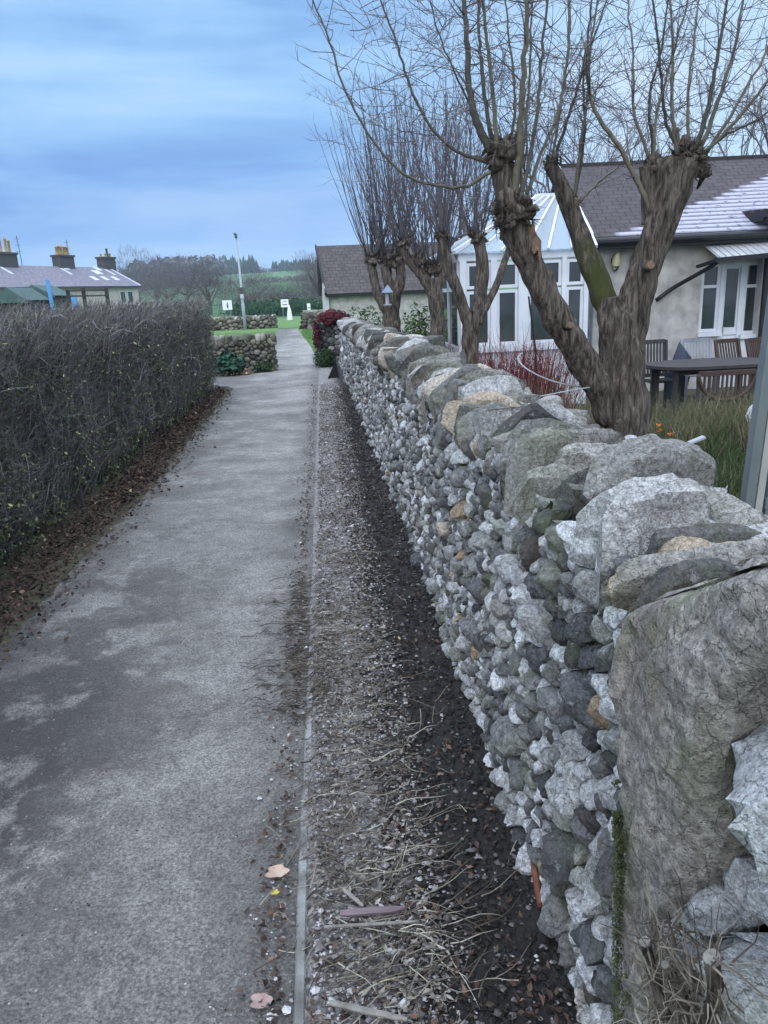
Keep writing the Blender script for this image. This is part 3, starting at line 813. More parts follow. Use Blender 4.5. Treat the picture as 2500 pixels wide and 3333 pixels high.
for i in range(90):
    y = R.uniform(.8, HY1-.2); x = HX-.12+R.uniform(-.06, .1); pts = [Vector((x, y, .02))]; d = Vector((R.gauss(0, .1), R.gauss(0, .2), 1))
    for k in range(5): d = d+rv(R, .12); pts.append(pts[-1]+d.normalized()*.12)
    mb.tube(pts, [.011, .01, .008, .007, .006, .004], 6, R.uniform(.1, .5))
o = mb.build('hedge_stems', M['twig'], hedge); o['kind'] = 'stuff'

# leaf litter under the hedge
mb = MB(); rl = random.Random(4)
for i in range(15000):
    y = .9+13.1*rl.random()**1.6; x = -1.72 + rl.gauss(0, .11) - .08
    if rl.random() < .025: x = -1.56+abs(rl.gauss(0, .09))
    x = max(-2.05, x) + (interp(y, *LE)+1.62)
    z = .012+hz(x, y)+abs(rl.gauss(0, .012))
    s = rl.uniform(.008, .021)*(1.0 if y < 6 else 1.25)
    leaf(mb, (x, y, z), s, Vector((rl.gauss(0, .45), rl.gauss(0, .45), 1)), min(1, max(0, rl.gauss(.38, .23))), rnd=rl, curl=.5, asp=.6)
tag(mb.build('leaf_litter', M['litter']), 'brown fallen leaves piled along the foot of the hedge', 'leaf litter', kind='stuff')

# ---------------------------------------------------------------- verge debris
mb = MB(); rg = random.Random(6)
def pebble(mb, x, y, z, s, tone, rnd):
    vs = []
    an = rnd.uniform(0, 6.3)
    for (a, b, c) in ((1, 0, 0), (.3, .8, .1), (-.8, .4, 0), (-.6, -.6, .1), (.4, -.8, 0), (.1, .1, .75), (-.2, -.1, -.6)):
        a *= rnd.uniform(.75, 1.25); b *= rnd.uniform(.75, 1.25); c *= rnd.uniform(.6, 1.2)
        vs.append((x+(a*cos(an)-b*sin(an))*s, y+(a*sin(an)+b*cos(an))*s, z+c*s))
    mb.add(vs, [(0, 1, 5), (1, 2, 5), (2, 3, 5), (3, 4, 5), (4, 0, 5), (1, 0, 6), (2, 1, 6), (3, 2, 6), (4, 3, 6), (0, 4, 6)], tone)
for i in range(19000):
    y = .9+13*rg.random()**1.9; x = -.12+.36*rg.random()**1.35
    if rg.random() < .12: x = rg.uniform(-.1, .46)
    if rg.random() < .05: x = -.17-abs(rg.gauss(0, .06))
    s = rg.uniform(.002, .0065)*(1+.05*y)
    if rg.random() < .06: s *= 2.2
    tn = min(1, max(0, rg.gauss(.6 if x < .2 else .34, .26)))
    pebble(mb, x, y, .018+(vz(x, y) if x > -.13 else -.01)+s*.3, s, tn, rg)
cb = MB()
for i in range(11000):
    y = .9+12*rg.random()**1.9; x = rg.uniform(.06, .47)
    pebble(cb, x, y, .016+vz(x, y), rg.uniform(.003, .011)*(1+.04*y), rg.uniform(0, .16) if rg.random() < .9 else rg.uniform(.2, .5), rg)
tag(cb.build('soil_clods', M['gravel']), 'black crumbly soil clods along the foot of the wall', 'soil', kind='stuff')
for i in range(9000):
    y = 1.0+7*rg.random()**1.8; x = path_l(y)+(1.5+.0)*rg.random()
    if noise.noise(Vector((x*3, y*3, 2))) < -.1 and rg.random() < .7: continue
    s = rg.uniform(.0012, .0035)*(1+.05*y)
    pebble(mb, x, y, .004+s*.2, s, min(1, max(0, rg.gauss(.48, .25))), rg)
tag(mb.build('gravel', M['gravel']), 'loose pale gravel scattered over the soil strip beside the kerb', 'gravel', kind='stuff')
mb = MB()
for i in range(5200):
    y = .9+13*rg.random()**1.9; x = rg.uniform(-.14, .42)
    if rg.random() < .22: x = -.19-abs(rg.gauss(0, .05))
    leaf(mb, (x, y, .024+(vz(x, y) if x > -.13 else -.012)+rg.random()*.008), rg.uniform(.004, .014), Vector((rg.gauss(0, .5), rg.gauss(0, .5), 1)), min(1, max(0, rg.gauss(.33, .25))), rnd=rg, curl=.5)
pm = MB()
for i in range(7000):
    y = .9+12*rg.random()**1.8; x = -.13+.33*rg.random()**1.2
    if noise.noise(Vector((x*7, y*2.5, 8))) < -.18: continue
    leaf(pm, (x, y, .026+vz(x, y)+rg.random()*.012), rg.uniform(.004, .015)*(1+.04*y), Vector((rg.gauss(0, .5), rg.gauss(0, .5), 1)), min(1, max(0, rg.gauss(.45, .28))), rnd=rg, curl=.5, asp=rg.uniform(.12, .5))
tag(pm.build('stem_litter', M['mat_litter']), 'pale matted shreds of leaf and stem on the strip beside the kerb', 'litter', kind='stuff')
tag(mb.build('soil_litter', M['litter']), 'small dark leaf scraps on the soil strip and in the kerb gutter', 'leaf scraps', kind='stuff')
mb = MB()
def stalk(mb, x, y, ang, L, w, tone, bend, z=.035):
    pts = []; a = ang
    px, py = x, y
    for k in range(6):
        pts.append((px, py, z+(vz(px, py) if px > -.13 else -.015)+.006*sin(k*1.3+x*50))); px += cos(a)*L/5; py += sin(a)*L/5; a += bend
    ribbon(mb, pts, w, tone, rnd=rg)
for (yc, xc, n) in ((3.05, -.02, 190), (3.5, .0, 150), (2.55, .05, 120), (2.15, .06, 170), (1.8, .05, 150), (1.55, .08, 170), (1.38, .06, 110), (4.3, .02, 120), (5.4, 0, 80), (6.5, 0, 80), (9, 0, 60)):
    for i in range(n):
        stalk(mb, xc+rg.gauss(-.05, .11), yc+rg.gauss(0, .16), rg.gauss(.15, .45 if rg.random() < .55 else 1.6), rg.uniform(.03, .2), rg.uniform(.0008, .0024)*(1.5 if rg.random() < .12 else 1), min(1, max(0, rg.gauss(.5, .28))), rg.gauss(0, .12))
for i in range(520):
    yc = rg.choice([3.05, 3.5, 2.75, 3.9]); stalk(mb, -.2+rg.gauss(-.02, .09), yc+rg.gauss(0, .13), rg.uniform(-.6, .8), rg.uniform(.03, .15), rg.uniform(.001, .003), rg.uniform(0, .45), rg.gauss(0, .15), z=.02+rg.random()*.02)
for i in range(320):
    stalk(mb, rg.uniform(-.12, .35), .95+8*rg.random()**1.6, rg.uniform(0, 6.28), rg.uniform(.03, .16), rg.uniform(.0007, .0018), rg.random(), rg.gauss(0, .2))
tag(mb.build('dry_stalks', M['straw']), 'dry straw stalks and twigs lying tangled over the kerb and soil strip', 'dry stalks', kind='stuff')

def one(name, label, cat, mb, mat, smooth=False, group=None):
    return tag(mb.build(name, mat, None, smooth), label, cat, group)
def flatleaf(name, label, px, py, size, mat, seed):
    rr = random.Random(seed); c = G(px, py, .016); b = MB(); n = 22; rings = 4; vs = [(c.x, c.y, c.z+.004)]
    ang0 = rr.uniform(0, 6)
    for q in range(1, rings+1):
        for i in range(n):
            a = 2*pi*i/n; r = size*q/rings*(1+.22*cos(3*a+ang0)+.12*cos(5*a)+rr.uniform(-.03, .03)*(q == rings))*(1-.25*cos(a+ang0))
            vs.append((c.x+r*cos(a), c.y+r*sin(a)*.8, c.z+.004+.30*size*(q/rings)**2*(.75+.5*sin(a*2+ang0))))
    fs = [(0, 1+i, 1+(i+1) % n) for i in range(n)] + [(1+(q-1)*n+i, 1+q*n+i, 1+q*n+(i+1) % n, 1+(q-1)*n+(i+1) % n) for q in range(1, rings) for i in range(n)]
    b.add(vs, fs)
    return one(name, label, 'leaf', b, mat, True)
flatleaf('fallen_leaf', 'pale tan curled fallen leaf lying on the path against the kerb', 602, 1890, .030, M['paleleaf'], 1)
flatleaf('fallen_leaf', 'round pinkish fallen leaf on the path at the bottom of the picture', 567, 2166, .024, M['pinkleaf'], 2)
flatleaf('fallen_leaf', 'tiny yellow fallen leaf just below the pale curled leaf on the path', 595, 1932, .011, M['yleaf'], 3)
flatleaf('fallen_leaf', 'orange brown curled leaf on the litter below the hedge', 115, 1212, .045, M['paleleaf'], 4)
def stick(name, label, a, b, w, h, mat, z=.045, bow=.0):
    A = G(*a, z); B = G(*b, z); mb = MB(); n = 10; vs = []; fs = []
    t = (B-A); L = t.length; t.normalize(); s = t.cross(Vector((0, 0, 1)))
    for i in range(n+1):
        f = i/n; p = A+t*L*f+s*(bow*sin(pi*f)+.1*w*noise.noise(Vector((f*5, a[0], 0)))); ww = w*(.35+.65*sin(pi*min(1, max(0, f*.9+.1)))**.5)*(1+.2*noise.noise(Vector((f*9, 1, a[0]))))
        for (q, r) in ((-.5, -.5), (.5, -.5), (.55, .1), (.15, .5), (-.4, .42)): vs.append(tuple(p+s*ww*q+Vector((0, 0, r*h))))
    for i in range(n):
        for k in range(5): fs.append((i*5+k, i*5+(k+1) % 5, (i+1)*5+(k+1) % 5, (i+1)*5+k))
    fs += [(4, 3, 2, 1, 0), tuple(n*5+k for k in range(5))]
    mb.add(vs, fs, .5); return one(name, label, 'wood piece', mb, mat, False)
stick('wood_chip', 'pinkish purple split wood chip lying across the soil strip', (735, 1972), (872, 1962), .019, .011, M['pink'])
stick('wood_stick', 'pale grey flat stick lying on the straw near the bottom edge', (712, 2165), (880, 2202), .014, .008, M['palewood'])
stick('wood_stick', 'rust brown strip of bark leaning at the foot of the wall', (1168, 1955), (1150, 1850), .018, .014, M['rust'], z=.09)
stick('wood_stick', 'straight yellowish stick below the pink wood chip', (700, 2002), (905, 1990), .007, .006, M['palewood'], z=.045)
stick('wood_stick', 'short pale brown stick crossing above the pink wood chip', (742, 1920), (785, 1957), .010, .007, M['palewood'], z=.05)
for (a, b, c, lab) in (((1115, 1815), (1100, 1850), (1096, 1878), 'thin pale green grass stem on the dark soil close to the wall foot'), ((880, 1825), (872, 1850), (866, 1880), 'thin whitish grass stem lying on the gravelly soil midway to the wall')):
    mb = MB(); ribbon(mb, [G(*a, .06), G(*b, .055), G(*c, .05)], .0016, .98)
    one('grass_stem', lab, 'grass stem', mb, M['straw'])
mb = MB(); A = G(722, 805)
# leaning black slate
B0 = G(708, 820); B1 = G(733, 818)
vs = [(B0.x, B0.y, .02), (B1.x, B1.y, .02), (B1.x-.01, B1.y+.12, .40), (B1.x-.05, B1.y+.12, .36), (B0.x+.12, B0.y+.08, .24)]
vs = vs + [(a, b+.035, c) for a, b, c in vs]
mb.add(vs, [(0, 1, 2, 3, 4), (9, 8, 7, 6, 5), (0, 5, 6, 1), (1, 6, 7, 2), (2, 7, 8, 3), (3, 8, 9, 4), (4, 9, 5, 0)])
one('black_slate', 'black wedge shaped slate leaning against the far end of the wall', 'slate', mb, M['dark'])

# root tangle at the foot of the slab
mb = MB(); rr = random.Random(17)
rt = thing('root_tangle', 'tangle of brown fibrous stems with pale cut ends below the upright slab', 'plant roots', (x0(1)-.02, .95, .2))
def AX(px, py, X):
    d = ray(px, py); return EYE+d*(X/d.x)
for i in range(420):
    px = rr.uniform(1400, 1570); py = rr.uniform(1990, 2240)
    if px > 1480 and py < 2060: continue
    p = AX(px, py, x0(1)-.03-rr.uniform(-.01, .035)); pts = [p]; d = Vector((rr.gauss(0, .3), rr.gauss(0, .6), rr.gauss(0, 1))).normalized()
    L = rr.uniform(.03, .12)
    for k in range(4):
        d = (d+rv(rr, .35)).normalized(); q = pts[-1]+d*L/4; q.x = min(q.x, x0(1)+.02); q.x = max(q.x, x0(1)-.09); pts.append(q)
    ribbon(mb, pts, rr.uniform(.0006, .0022), rr.uniform(.2, .85), rnd=rr)
o = mb.build('fibres', M['straw'], rt); o['kind'] = 'stuff'
for (a, b, c, r_) in (((1395, 2040), (1410, 2110), (1440, 2200), .008), ((1540, 2075), (1545, 2150), (1530, 2230), .010), ((1440, 2090), (1470, 2150), (1480, 2230), .006)):
    mb = MB(); X = x0(1)-.055
    mb.tube(curve([AX(*a, X), AX(*b, X), AX(*c, X)], 5), r_, 8, .5, wob=.3, wf=60); mb.build('stem', M['bark2'], rt, True)
    mb = MB(); p = AX(*a, X); mb.tube([p+Vector((0, 0, .002)), p+Vector((-.002, 0, .006))], r_*1.05, 10, .5); mb.build('cut_end', M['palewood'], rt)
mb = MB(); X = x0(1)-.08
ribbon(mb, curve([AX(1385, 2215, X), AX(1372, 2180, X), AX(1388, 2150, X), AX(1400, 2170, X), AX(1390, 2230, X)], 4), .002, .9); mb.build('loop_stem', M['straw'], rt)

# moss and tufts climbing the foot of the slab
mb = MB()
for i in range(16000):
    v = -.02+.80*rr.random(); wd = interp(v, [0, .3, .5, .8], [.11, .10, .055, .01]); t_ = .062+.75*wd*rr.random()
    u = interp(v, [0, .3, .6, .82], [1.05, 1.06, 1.08, 1.11])-.002-t_
    if noise.noise(Vector((u*26, v*9, 3)))+.6*noise.noise(Vector((u*60, v*40, 3))) < .1-.34*(v < .5)*(1-t_/.11): continue
    leaf(mb, (x0(u)+.016-.036*(1-math.exp(-t_/.009))-.010-rr.uniform(0, .016), u, v), rr.uniform(.0014, .0034), Vector((-1, 0, .5))+rv(rr, .6), rr.uniform(0, .7), rnd=rr)
one('moss', 'dark green moss growing down the left edge of the upright slab', 'moss', mb, M['moss'])['kind'] = 'stuff'


# ---------------------------------------------------------------- pollarded trees
def limb(name, pts, rads, root, mat='bark', n=22, wob=.16, moss=None, sub=12, cap=True):
    """pts are (px, py, Y); sampled smoothly and roughened like furrowed bark"""
    p3 = [P(*p) if len(p) == 3 and p[2] > 0 and abs(p[0]) > 20 else Vector(p) for p in pts]
    c = curve(p3, sub); rr_ = list(np.interp(np.linspace(0, len(rads)-1, len(c)), range(len(rads)), rads))
    mb = MB(); ms = 0.
    mb.tube(c, rr_, n, .5, 0, cap, wob*1.25, 16.)
    if moss:
        m = []
        for i in range(len(c)):
            f = i/(len(c)-1); k = max(0., 1-abs(f-(moss[0]+moss[1])/2)/((moss[1]-moss[0])*.62))**.5
            for q in range(n):
                x = mb.v[i*n+q][0]-c[i].x; m.append(k*(1. if x > -.35*rr_[i] else .75))
        mb.moss = m
    return mb.build(name, M[mat], root, True)
def knuckle(name, c, r, root, seed, mat='bark', stubs=10, up=.4):
    rr = random.Random(seed); mb = MB(); c = Vector(c); r *= .86
    boulder(c, (r*.78, r*.75, r*.95), rr, .5, mb, seg=14, power=.1, rough=.38, nf=.06/r*4)
    for i in range(stubs):
        d = (rv(rr)+Vector((0, 0, up))).normalized(); p = c+d*r*.7; L = r*rr.uniform(.4, .95)
        mb.tube([p, p+d*L*.6+rv(rr, .01), p+(d+rv(rr, .3))*L], [r*.24*rr.uniform(.6, 1.3), r*.18, r*.06], 7, .5, wob=.4, wf=40)
    for i in range(stubs*22):
        d = (rv(rr)+Vector((0, 0, up*.5))).normalized(); p = c+d*r*.85
        ribbon(mb, [p-d*r*.3, p+(d+rv(rr, .3))*r*.2, p+(d+rv(rr, .5))*r*rr.uniform(.2, .75)], r*rr.uniform(.03, .09), .5, rnd=rr)
    return mb.build(name, M[mat], root, True)
rt1 = random.Random(77)
def shoot(mb, pts, w, rnd, tone=None, twigs=0, tw_mb=None, jit=.012, n=6):
    """a whip: pts in world space; optional side twigs"""
    c = curve(pts, 6)
    for i in range(1, len(c)): c[i] += rv(rnd, jit*.25)
    m = len(c); rads = [w*(1-.62*i/m) for i in range(m)]
    mb.tube(c, rads, n, rnd.uniform(.2, .9) if tone is None else tone)
    for k in range(twigs):
        i = rnd.randrange(m//4, m-1); p = c[i]; d = (c[min(i+1, m-1)]-c[i-1]).normalized()
        d = (d*.5+rv(rnd, .55)).normalized(); L = rnd.uniform(.12, .5); q = [p]
        dr = rnd.uniform(-.05, .16)
        for s in range(6):
            d = (d+rv(rnd, .13)+Vector((0, 0, dr))).normalized(); q.append(q[-1]+d*L/6)
        ribbon(tw_mb, q, w*.16+.0012, rnd.random(), rnd=rnd)
        for s in range(2, 6):
            if rnd.random() < .55:
                d2 = (d+rv(rnd, .6)).normalized(); ribbon(tw_mb, [q[s], q[s]+d2*L*.14, q[s]+d2*L*.25+rv(rnd, .02)], .0012, rnd.random(), rnd=rnd)

Y1 = 5.0
g1 = P(1340, 950, Y1); t1 = thing('pollarded_willow', 'nearest big pollarded willow behind the wall with three thick limbs and a mossy middle one', 'tree', (g1.x, Y1, -.3))
base = Vector((g1.x+.02, Y1, -.32))
# trunk with furrowed stump
limb('trunk', [tuple(base), tuple(P(1348, 980, Y1)), tuple(P(1342, 850, Y1)), tuple(P(1340, 740, Y1)), tuple(P(1336, 670, Y1)), tuple(P(1334, 640, Y1))], [.20, .165, .14, .13, .11, .08], t1, n=40, wob=.30)
limb('limb', [(1318, 905, Y1-.02), (1290, 830, Y1-.05), (1235, 740, Y1-.1), (1185, 650, Y1-.15), (1148, 570, Y1-.18), (1122, 520, Y1-.2), (1104, 470, Y1-.2)], [.09, .098, .09, .085, .082, .088, .08], t1, n=30, wob=.2)
limb('limb', [(1102, 475, Y1-.2), (1094, 420, Y1-.2), (1088, 370, Y1-.2), (1082, 330, Y1-.2)], [.085, .062, .066, .07], t1, n=26, wob=.28)
limb('limb', [(1322, 700, Y1+.12), (1300, 630, Y1+.2), (1272, 560, Y1+.25), (1246, 490, Y1+.3), (1228, 440, Y1+.3), (1205, 385, Y1+.3), (1186, 355, Y1+.3)], [.07, .078, .074, .06, .058, .05, .042], t1, n=24, wob=.14, moss=(.02, .40))
limb('limb', [(1352, 760, Y1+.02), (1368, 670, Y1+.02), (1392, 590, Y1), (1424, 500, Y1-.02), (1452, 420, Y1-.05), (1478, 350, Y1-.05)], [.11, .105, .10, .10, .10, .105], t1, n=34, wob=.2, moss=None)
knuckle('burr', P(1083, 335, Y1-.2), .105, t1, 1)
knuckle('burr', P(1106, 462, Y1-.22), .13, t1, 2, stubs=14)
knuckle('burr', P(1484, 350, Y1-.05), .125, t1, 3, stubs=12)
knuckle('burr', P(1412, 360, Y1+.02), .075, t1, 4, stubs=4)
knuckle('burr', P(1190, 352, Y1+.3), .06, t1, 5, stubs=6)
knuckle('burr', P(1236, 440, Y1+.3), .062, t1, 6, stubs=6)
limb('limb', [(1420, 480, Y1+.05), (1414, 410, Y1+.05), (1412, 355, Y1+.03)], [.1, .08, .08], t1, n=22, wob=.2)
# sawn stubs
def cutend(px, py, Y, r, root, d=Vector((.1, -1, .2))):
    p = P(px, py, Y); mb = MB(); d = d.normalized(); mb.tube([p, p+d*.045], [r*1.35, r*1.1], 14, .5, wob=.2, wf=30); mb.build('stub', M['bark'], root, True)
    mb = MB(); mb.tube([p+d*.044, p+d*.05], [r, r*.95], 14, .5, wob=.1, wf=30); mb.build('sawn_face', M['cut'], root)
cutend(1397, 576, Y1-.12, .026, t1); cutend(1222, 705, Y1-.2, .02, t1, Vector((.3, -1, .2)))
mb = MB(); p = P(1160, 520, Y1-.28)
vs = []; 
for i in range(16):
    a = 2*pi*i/16; q_ = 1+.25*sin(a*5+1)+.15*sin(a*9); vs.append(tuple(P(1156+11*cos(a)*q_+9*sin(a), 520+36*sin(a)*q_, Y1-.285+.01*cos(a*2))))
vs2 = [(a, b+.03, c) for a, b, c in vs]; mb.add(vs+vs2, [tuple(range(15, -1, -1))]+[(i, (i+1) % 16, 16+(i+1) % 16, 16+i) for i in range(16)])
mb.build('torn_wood', M['cut'], t1)
sh = MB(); tw_ = MB()
S = [  # (points px, py ; radius)
 ([(1062, 330), (1030, 262), (1014, 190), (1008, 90), (1002, 0), (996, -90)], .021, -.2, 12),
 ([(1066, 315), (1052, 240), (1040, 140), (1034, 50), (1030, -60)], .012, -.1, 10),
 ([(1072, 320), (1066, 210), (1052, 90), (1044, 0), (1040, -70)], .011, -.3, 10),
 ([(1100, 320), (1111, 240), (1110, 160), (1097, 60), (1088, -60)], .008, -.1, 10),
 ([(1112, 430), (1120, 330), (1128, 200), (1136, 80), (1140, -70)], .020, -.25, 12),
 ([(1122, 440), (1146, 330), (1164, 210), (1172, 90), (1190, -60)], .012, -.3, 10),
 ([(1124, 430), (1130, 330), (1140, 220), (1146, 90), (1150, -60)], .010, -.05, 10),
 ([(1128, 450), (1162, 350), (1206, 240), (1226, 130), (1232, -50)], .011, -.1, 12),
 ([(1060, 372), (1000, 403), (930, 398), (872, 375), (808, 306), (748, 200), (705, 70), (668, -20)], .0085, -.3, 10),
 ([(1056, 352), (985, 326), (928, 270), (880, 170), (850, 70), (812, -20)], .009, -.2, 10),
 ([(1060, 330), (1020, 240), (975, 140), (940, 50), (925, -40)], .006, 0, 8),
 ([(1196, 345), (1226, 260), (1256, 160), (1272, 60), (1280, -50)], .010, .3, 12),
 ([(1192, 345), (1216, 200), (1228, 80), (1226, -40)], .008, .35, 10),
 ([(1240, 430), (1252, 330), (1268, 210), (1276, 100), (1300, -50)], .010, .3, 12),
 ([(1240, 432), (1262, 300), (1262, 160), (1300, 30), (1330, -60)], .008, .3, 12),
 ([(1250, 438), (1290, 396), (1336, 362)], .007, .3, 6),
 ([(1408, 462), (1392, 425), (1345, 330), (1290, 250), (1272, 190), (1266, 90)], .016, 0, 14),
 ([(1462, 335), (1452, 240), (1452, 100), (1446, -50)], .011, -.1, 10),
 ([(1470, 330), (1436, 250), (1424, 120), (1404, -50)], .010, .1, 10),
 ([(1500, 330), (1530, 230), (1552, 110), (1578, -50)], .013, -.1, 10),
 ([(1508, 332), (1552, 220), (1590, 90), (1612, -50)], .012, -.15, 10),
 ([(1516, 335), (1600, 250), (1670, 160), (1740, 80)], .010, -.1, 14),
 ([(1520, 340), (1590, 230), (1660, 100), (1700, -20)], .010, .1, 12),
 ([(1512, 340), (1572, 290), (1650, 250), (1730, 170)], .008, 0, 12),
 ([(1414, 350), (1402, 220), (1430, 100), (1446, -40)], .009, .1, 12),
 ([(1404, 350), (1370, 240), (1368, 120), (1350, -50)], .009, .1, 12),
 ([(1410, 350), (1420, 240), (1456, 110), (1500, -50)], .008, 0, 12),
 ([(1490, 325), (1486, 220), (1500, 80), (1516, -50)], .009, 0, 10),
]
for pts, r_, dY, ntw in S:
    m = len(pts); lean = rt1.uniform(-.25, .45)
    shoot(sh, [P(a, b, Y1+dY+lean*(i/(m-1))**1.5) for i, (a, b) in enumerate(pts)], r_*1.22, rt1, None, int(ntw*2.0), tw_)
sh.build('shoots', M['shoot'], t1, True)['kind'] = 'stuff'
# fine hanging twig sprays high in the crown
for i in range(230):
    px = rt1.uniform(880, 1700) if i % 4 else rt1.uniform(740, 1000); py = rt1.uniform(-40, 330)
    if py > 420-abs(px-1300)*.1: continue
    p = P(px, py, Y1+rt1.uniform(-.4, 1.2)); d = Vector((rt1.choice([-1, 1])*rt1.uniform(.3, 1), rt1.uniform(-.3, .3), rt1.uniform(-.1, .6))).normalized(); L = rt1.uniform(.25, .7); q = [p]
    for s in range(7):
        d = (d+rv(rt1, .12)).normalized(); q.append(q[-1]+d*L/7)
    ribbon(tw_, q, rt1.uniform(.0018, .0032), rt1.random(), rnd=rt1)
    for s in range(1, 7):
        for _ in range(2):
            d2 = (d*.5+rv(rt1, .45)+Vector((0, 0, .35))).normalized(); LL = rt1.uniform(.05, .16); ribbon(tw_, [q[s], q[s]+d2*LL*.5, q[s]+d2*LL+rv(rt1, .01)], .0013, rt1.random(), rnd=rt1)
tw_.build('twigs', M['ftwig'], t1)['kind'] = 'stuff'

def pollard(name_label, Yt, trunk, limbs, heads, shoots_n, hgt, spread, seed, w=.006, dark=False, twd=5, fan=None):
    shoots_n = int(shoots_n*1.15); spread *= 1.5; w *= .85
    rr = random.Random(seed); a = P(trunk[0][0], trunk[0][1], Yt)
    t = thing('pollarded_tree', name_label, 'tree', (a.x, Yt, -.3), 'pollarded trees in a row behind the wall')
    mt = 'bark2'
    limb('trunk', [(a.x, Yt, -.32)] + [tuple(P(x, y, Yt)) for x, y, r in trunk], [trunk[0][2]*1.2]+[r for x, y, r in trunk], t, mt, n=20, wob=.25)
    for L in limbs: limb('limb', [tuple(P(x, y, Yt+dy)) for x, y, r, dy in L], [r for x, y, r, dy in L], t, mt, n=14, wob=.2)
    mb = MB(); tm = MB()
    for (x, y, r, dy, k) in heads:
        c = P(x, y, Yt+dy); knuckle('burr', c, r, t, rr.randrange(999), mt, 6)
        for i in range(int(shoots_n*k)):
            an = rr.uniform(0, 2*pi); o = Vector((cos(an)*r*.6, sin(an)*r*.6, r*.4)); d = Vector((cos(an)*spread*rr.random(), sin(an)*spread*rr.random(), 1)).normalized()
            H = hgt*rr.uniform(.55, 1.05); p = [c+o]; dd = Vector((d.x*1.5, d.y*1.5, d.z)).normalized()
            for s in range(5):
                dd = (dd+Vector((0, 0, .16))+rv(rr, .05)).normalized(); p.append(p[-1]+dd*H/5)
            shoot(mb, p, w*rr.uniform(.7, 1.5), rr, rr.uniform(.1, .7), twd, tm, .01, n=4)
    mb.build('shoots', M['ftwig'], t, True)['kind'] = 'stuff'; tm.build('twigs', M['ftwig'], t)['kind'] = 'stuff'
    return t
pollard('second pollarded tree from the right, slender trunk forking into three below the white conservatory', 9.0,
  [(1014, 800, .105), (1016, 740, .10), (1020, 690, .11), (1022, 668, .10)],
  [[(1012, 700, .07, 0), (992, 640, .065, -.05), (968, 575, .055, -.1), (955, 515, .05, -.1)], [(1030, 700, .075, 0), (1038, 630, .075, .05), (1042, 570, .07, .05), (1034, 520, .06, .05)], [(1034, 690, .045, 0), (1068, 625, .042, .05), (1092, 560, .038, .1), (1104, 520, .035, .1)]],
  [(955, 512, .085, -.1, 1), (1034, 515, .10, .05, 1), (1104, 512, .05, .1, .3), (1020, 505, .06, .1, .4)], 22, 1.5, .35, 12, .0055, twd=4)
pollard('third pollarded tree, grey trunk under a dense brush of tall purple shoots', 12.0,
  [(945, 745, .12), (945, 690, .11), (940, 640, .12), (936, 600, .12)],
  [[(940, 640, .09, 0), (908, 590, .08, 0), (882, 560, .06, 0), (870, 530, .06, 0)], [(940, 630, .09, 0), (955, 590, .07, 0), (962, 556, .06, 0)]],
  [(934, 580, .15, 0, 1.2), (872, 525, .11, 0, 1), (962, 545, .10, .1, 1), (905, 560, .1, -.1, .9)], 24, 2.3, .42, 13, .008, twd=5)
pollard('fourth pollarded tree, dark crooked trunk farthest along the wall before the outbuilding', 15.0,
  [(850, 738, .17), (846, 690, .16), (848, 650, .15), (852, 620, .15)],
  [[(842, 680, .10, 0), (818, 640, .09, 0), (808, 600, .08, 0), (802, 570, .07, 0)], [(852, 640, .12, 0), (866, 600, .10, 0), (862, 566, .09, 0)], [(850, 640, .1, 0), (836, 600, .1, 0), (834, 575, .09, 0)]],
  [(802, 560, .15, 0, 1.1), (838, 560, .18, 0, 1.1), (868, 556, .15, 0, 1), (822, 545, .12, .2, .8)], 26, 2.5, .40, 14, .009, twd=4)
# larger bare tree whose fine crown spreads behind the willows
def bare_crown(mb, base, d, L, r, depth, rnd, up=.12, spread=.6):
    pts = [base]; n = 5
    for k in range(n):
        d = (d+rv(rnd, .12)+Vector((0, 0, up))).normalized(); pts.append(pts[-1]+d*L/n)
    mb.tube(pts, [r*(1-.5*i/n) for i in range(n+1)], 5 if depth > 2 else 3, rnd.random(), cap=False)
    if depth == 0: return
    for k in range(3 if depth > 1 else 4):
        i = rnd.randrange(2, n+1); dd = (d+rv(rnd, spread)).normalized()
        bare_crown(mb, pts[i], dd, L*rnd.uniform(.55, .8), r*.55, depth-1, rnd, up, spread)
def bare_tree(label, px, py, Y, h, seed, w=.09, depth=4, mat='ftwig', zb=None, group=None, trunkh=.35, spread=.6, up=.12):
    rr = random.Random(seed); b = P(px, py, Y); b.z = zb if zb is not None else hill_z(b.x, Y)
    t = thing('bare_tree', label, 'tree', tuple(b), group)
    mb = MB(); mb.tube(curve([b-Vector((0, 0, .1)), b+Vector((.02*h, 0, h*trunkh*.5)), b+Vector((0, 0, h*trunkh))], 4), [w*1.2]*3+[w]*3+[w*.85]*3, 8, .4, wob=.2, wf=3)
    mb.build('trunk', M['bark2'], t, True)
    mb = MB()
    for k in range(5): bare_crown(mb, b+Vector((0, 0, h*trunkh*(.8+.05*k))), Vector((rr.gauss(0, .5), rr.gauss(0, .5), 1)).normalized(), h*.30, w*.6, depth, rr, up, spread)
    mb.build('crown', M[mat], t)
    return t
bare_tree('slender bare ash whose fine twigs show above the pollards', 1010, 700, 19, 6.4, 51, .09, 4, zb=-.3)
bare_tree('bare sapling rising behind the roof line right of the big willow', 1390, 700, 20, 6.6, 52, .08, 4, zb=-.3)
bare_tree('bare tree with spreading fine crown at the far right behind the bungalow', 1640, 700, 22, 8.2, 53, .1, 4, zb=-.3)
bare_tree('bare birch like crown seen between the first two willow limbs', 1190, 700, 21, 7.6, 54, .09, 4, zb=-.3)

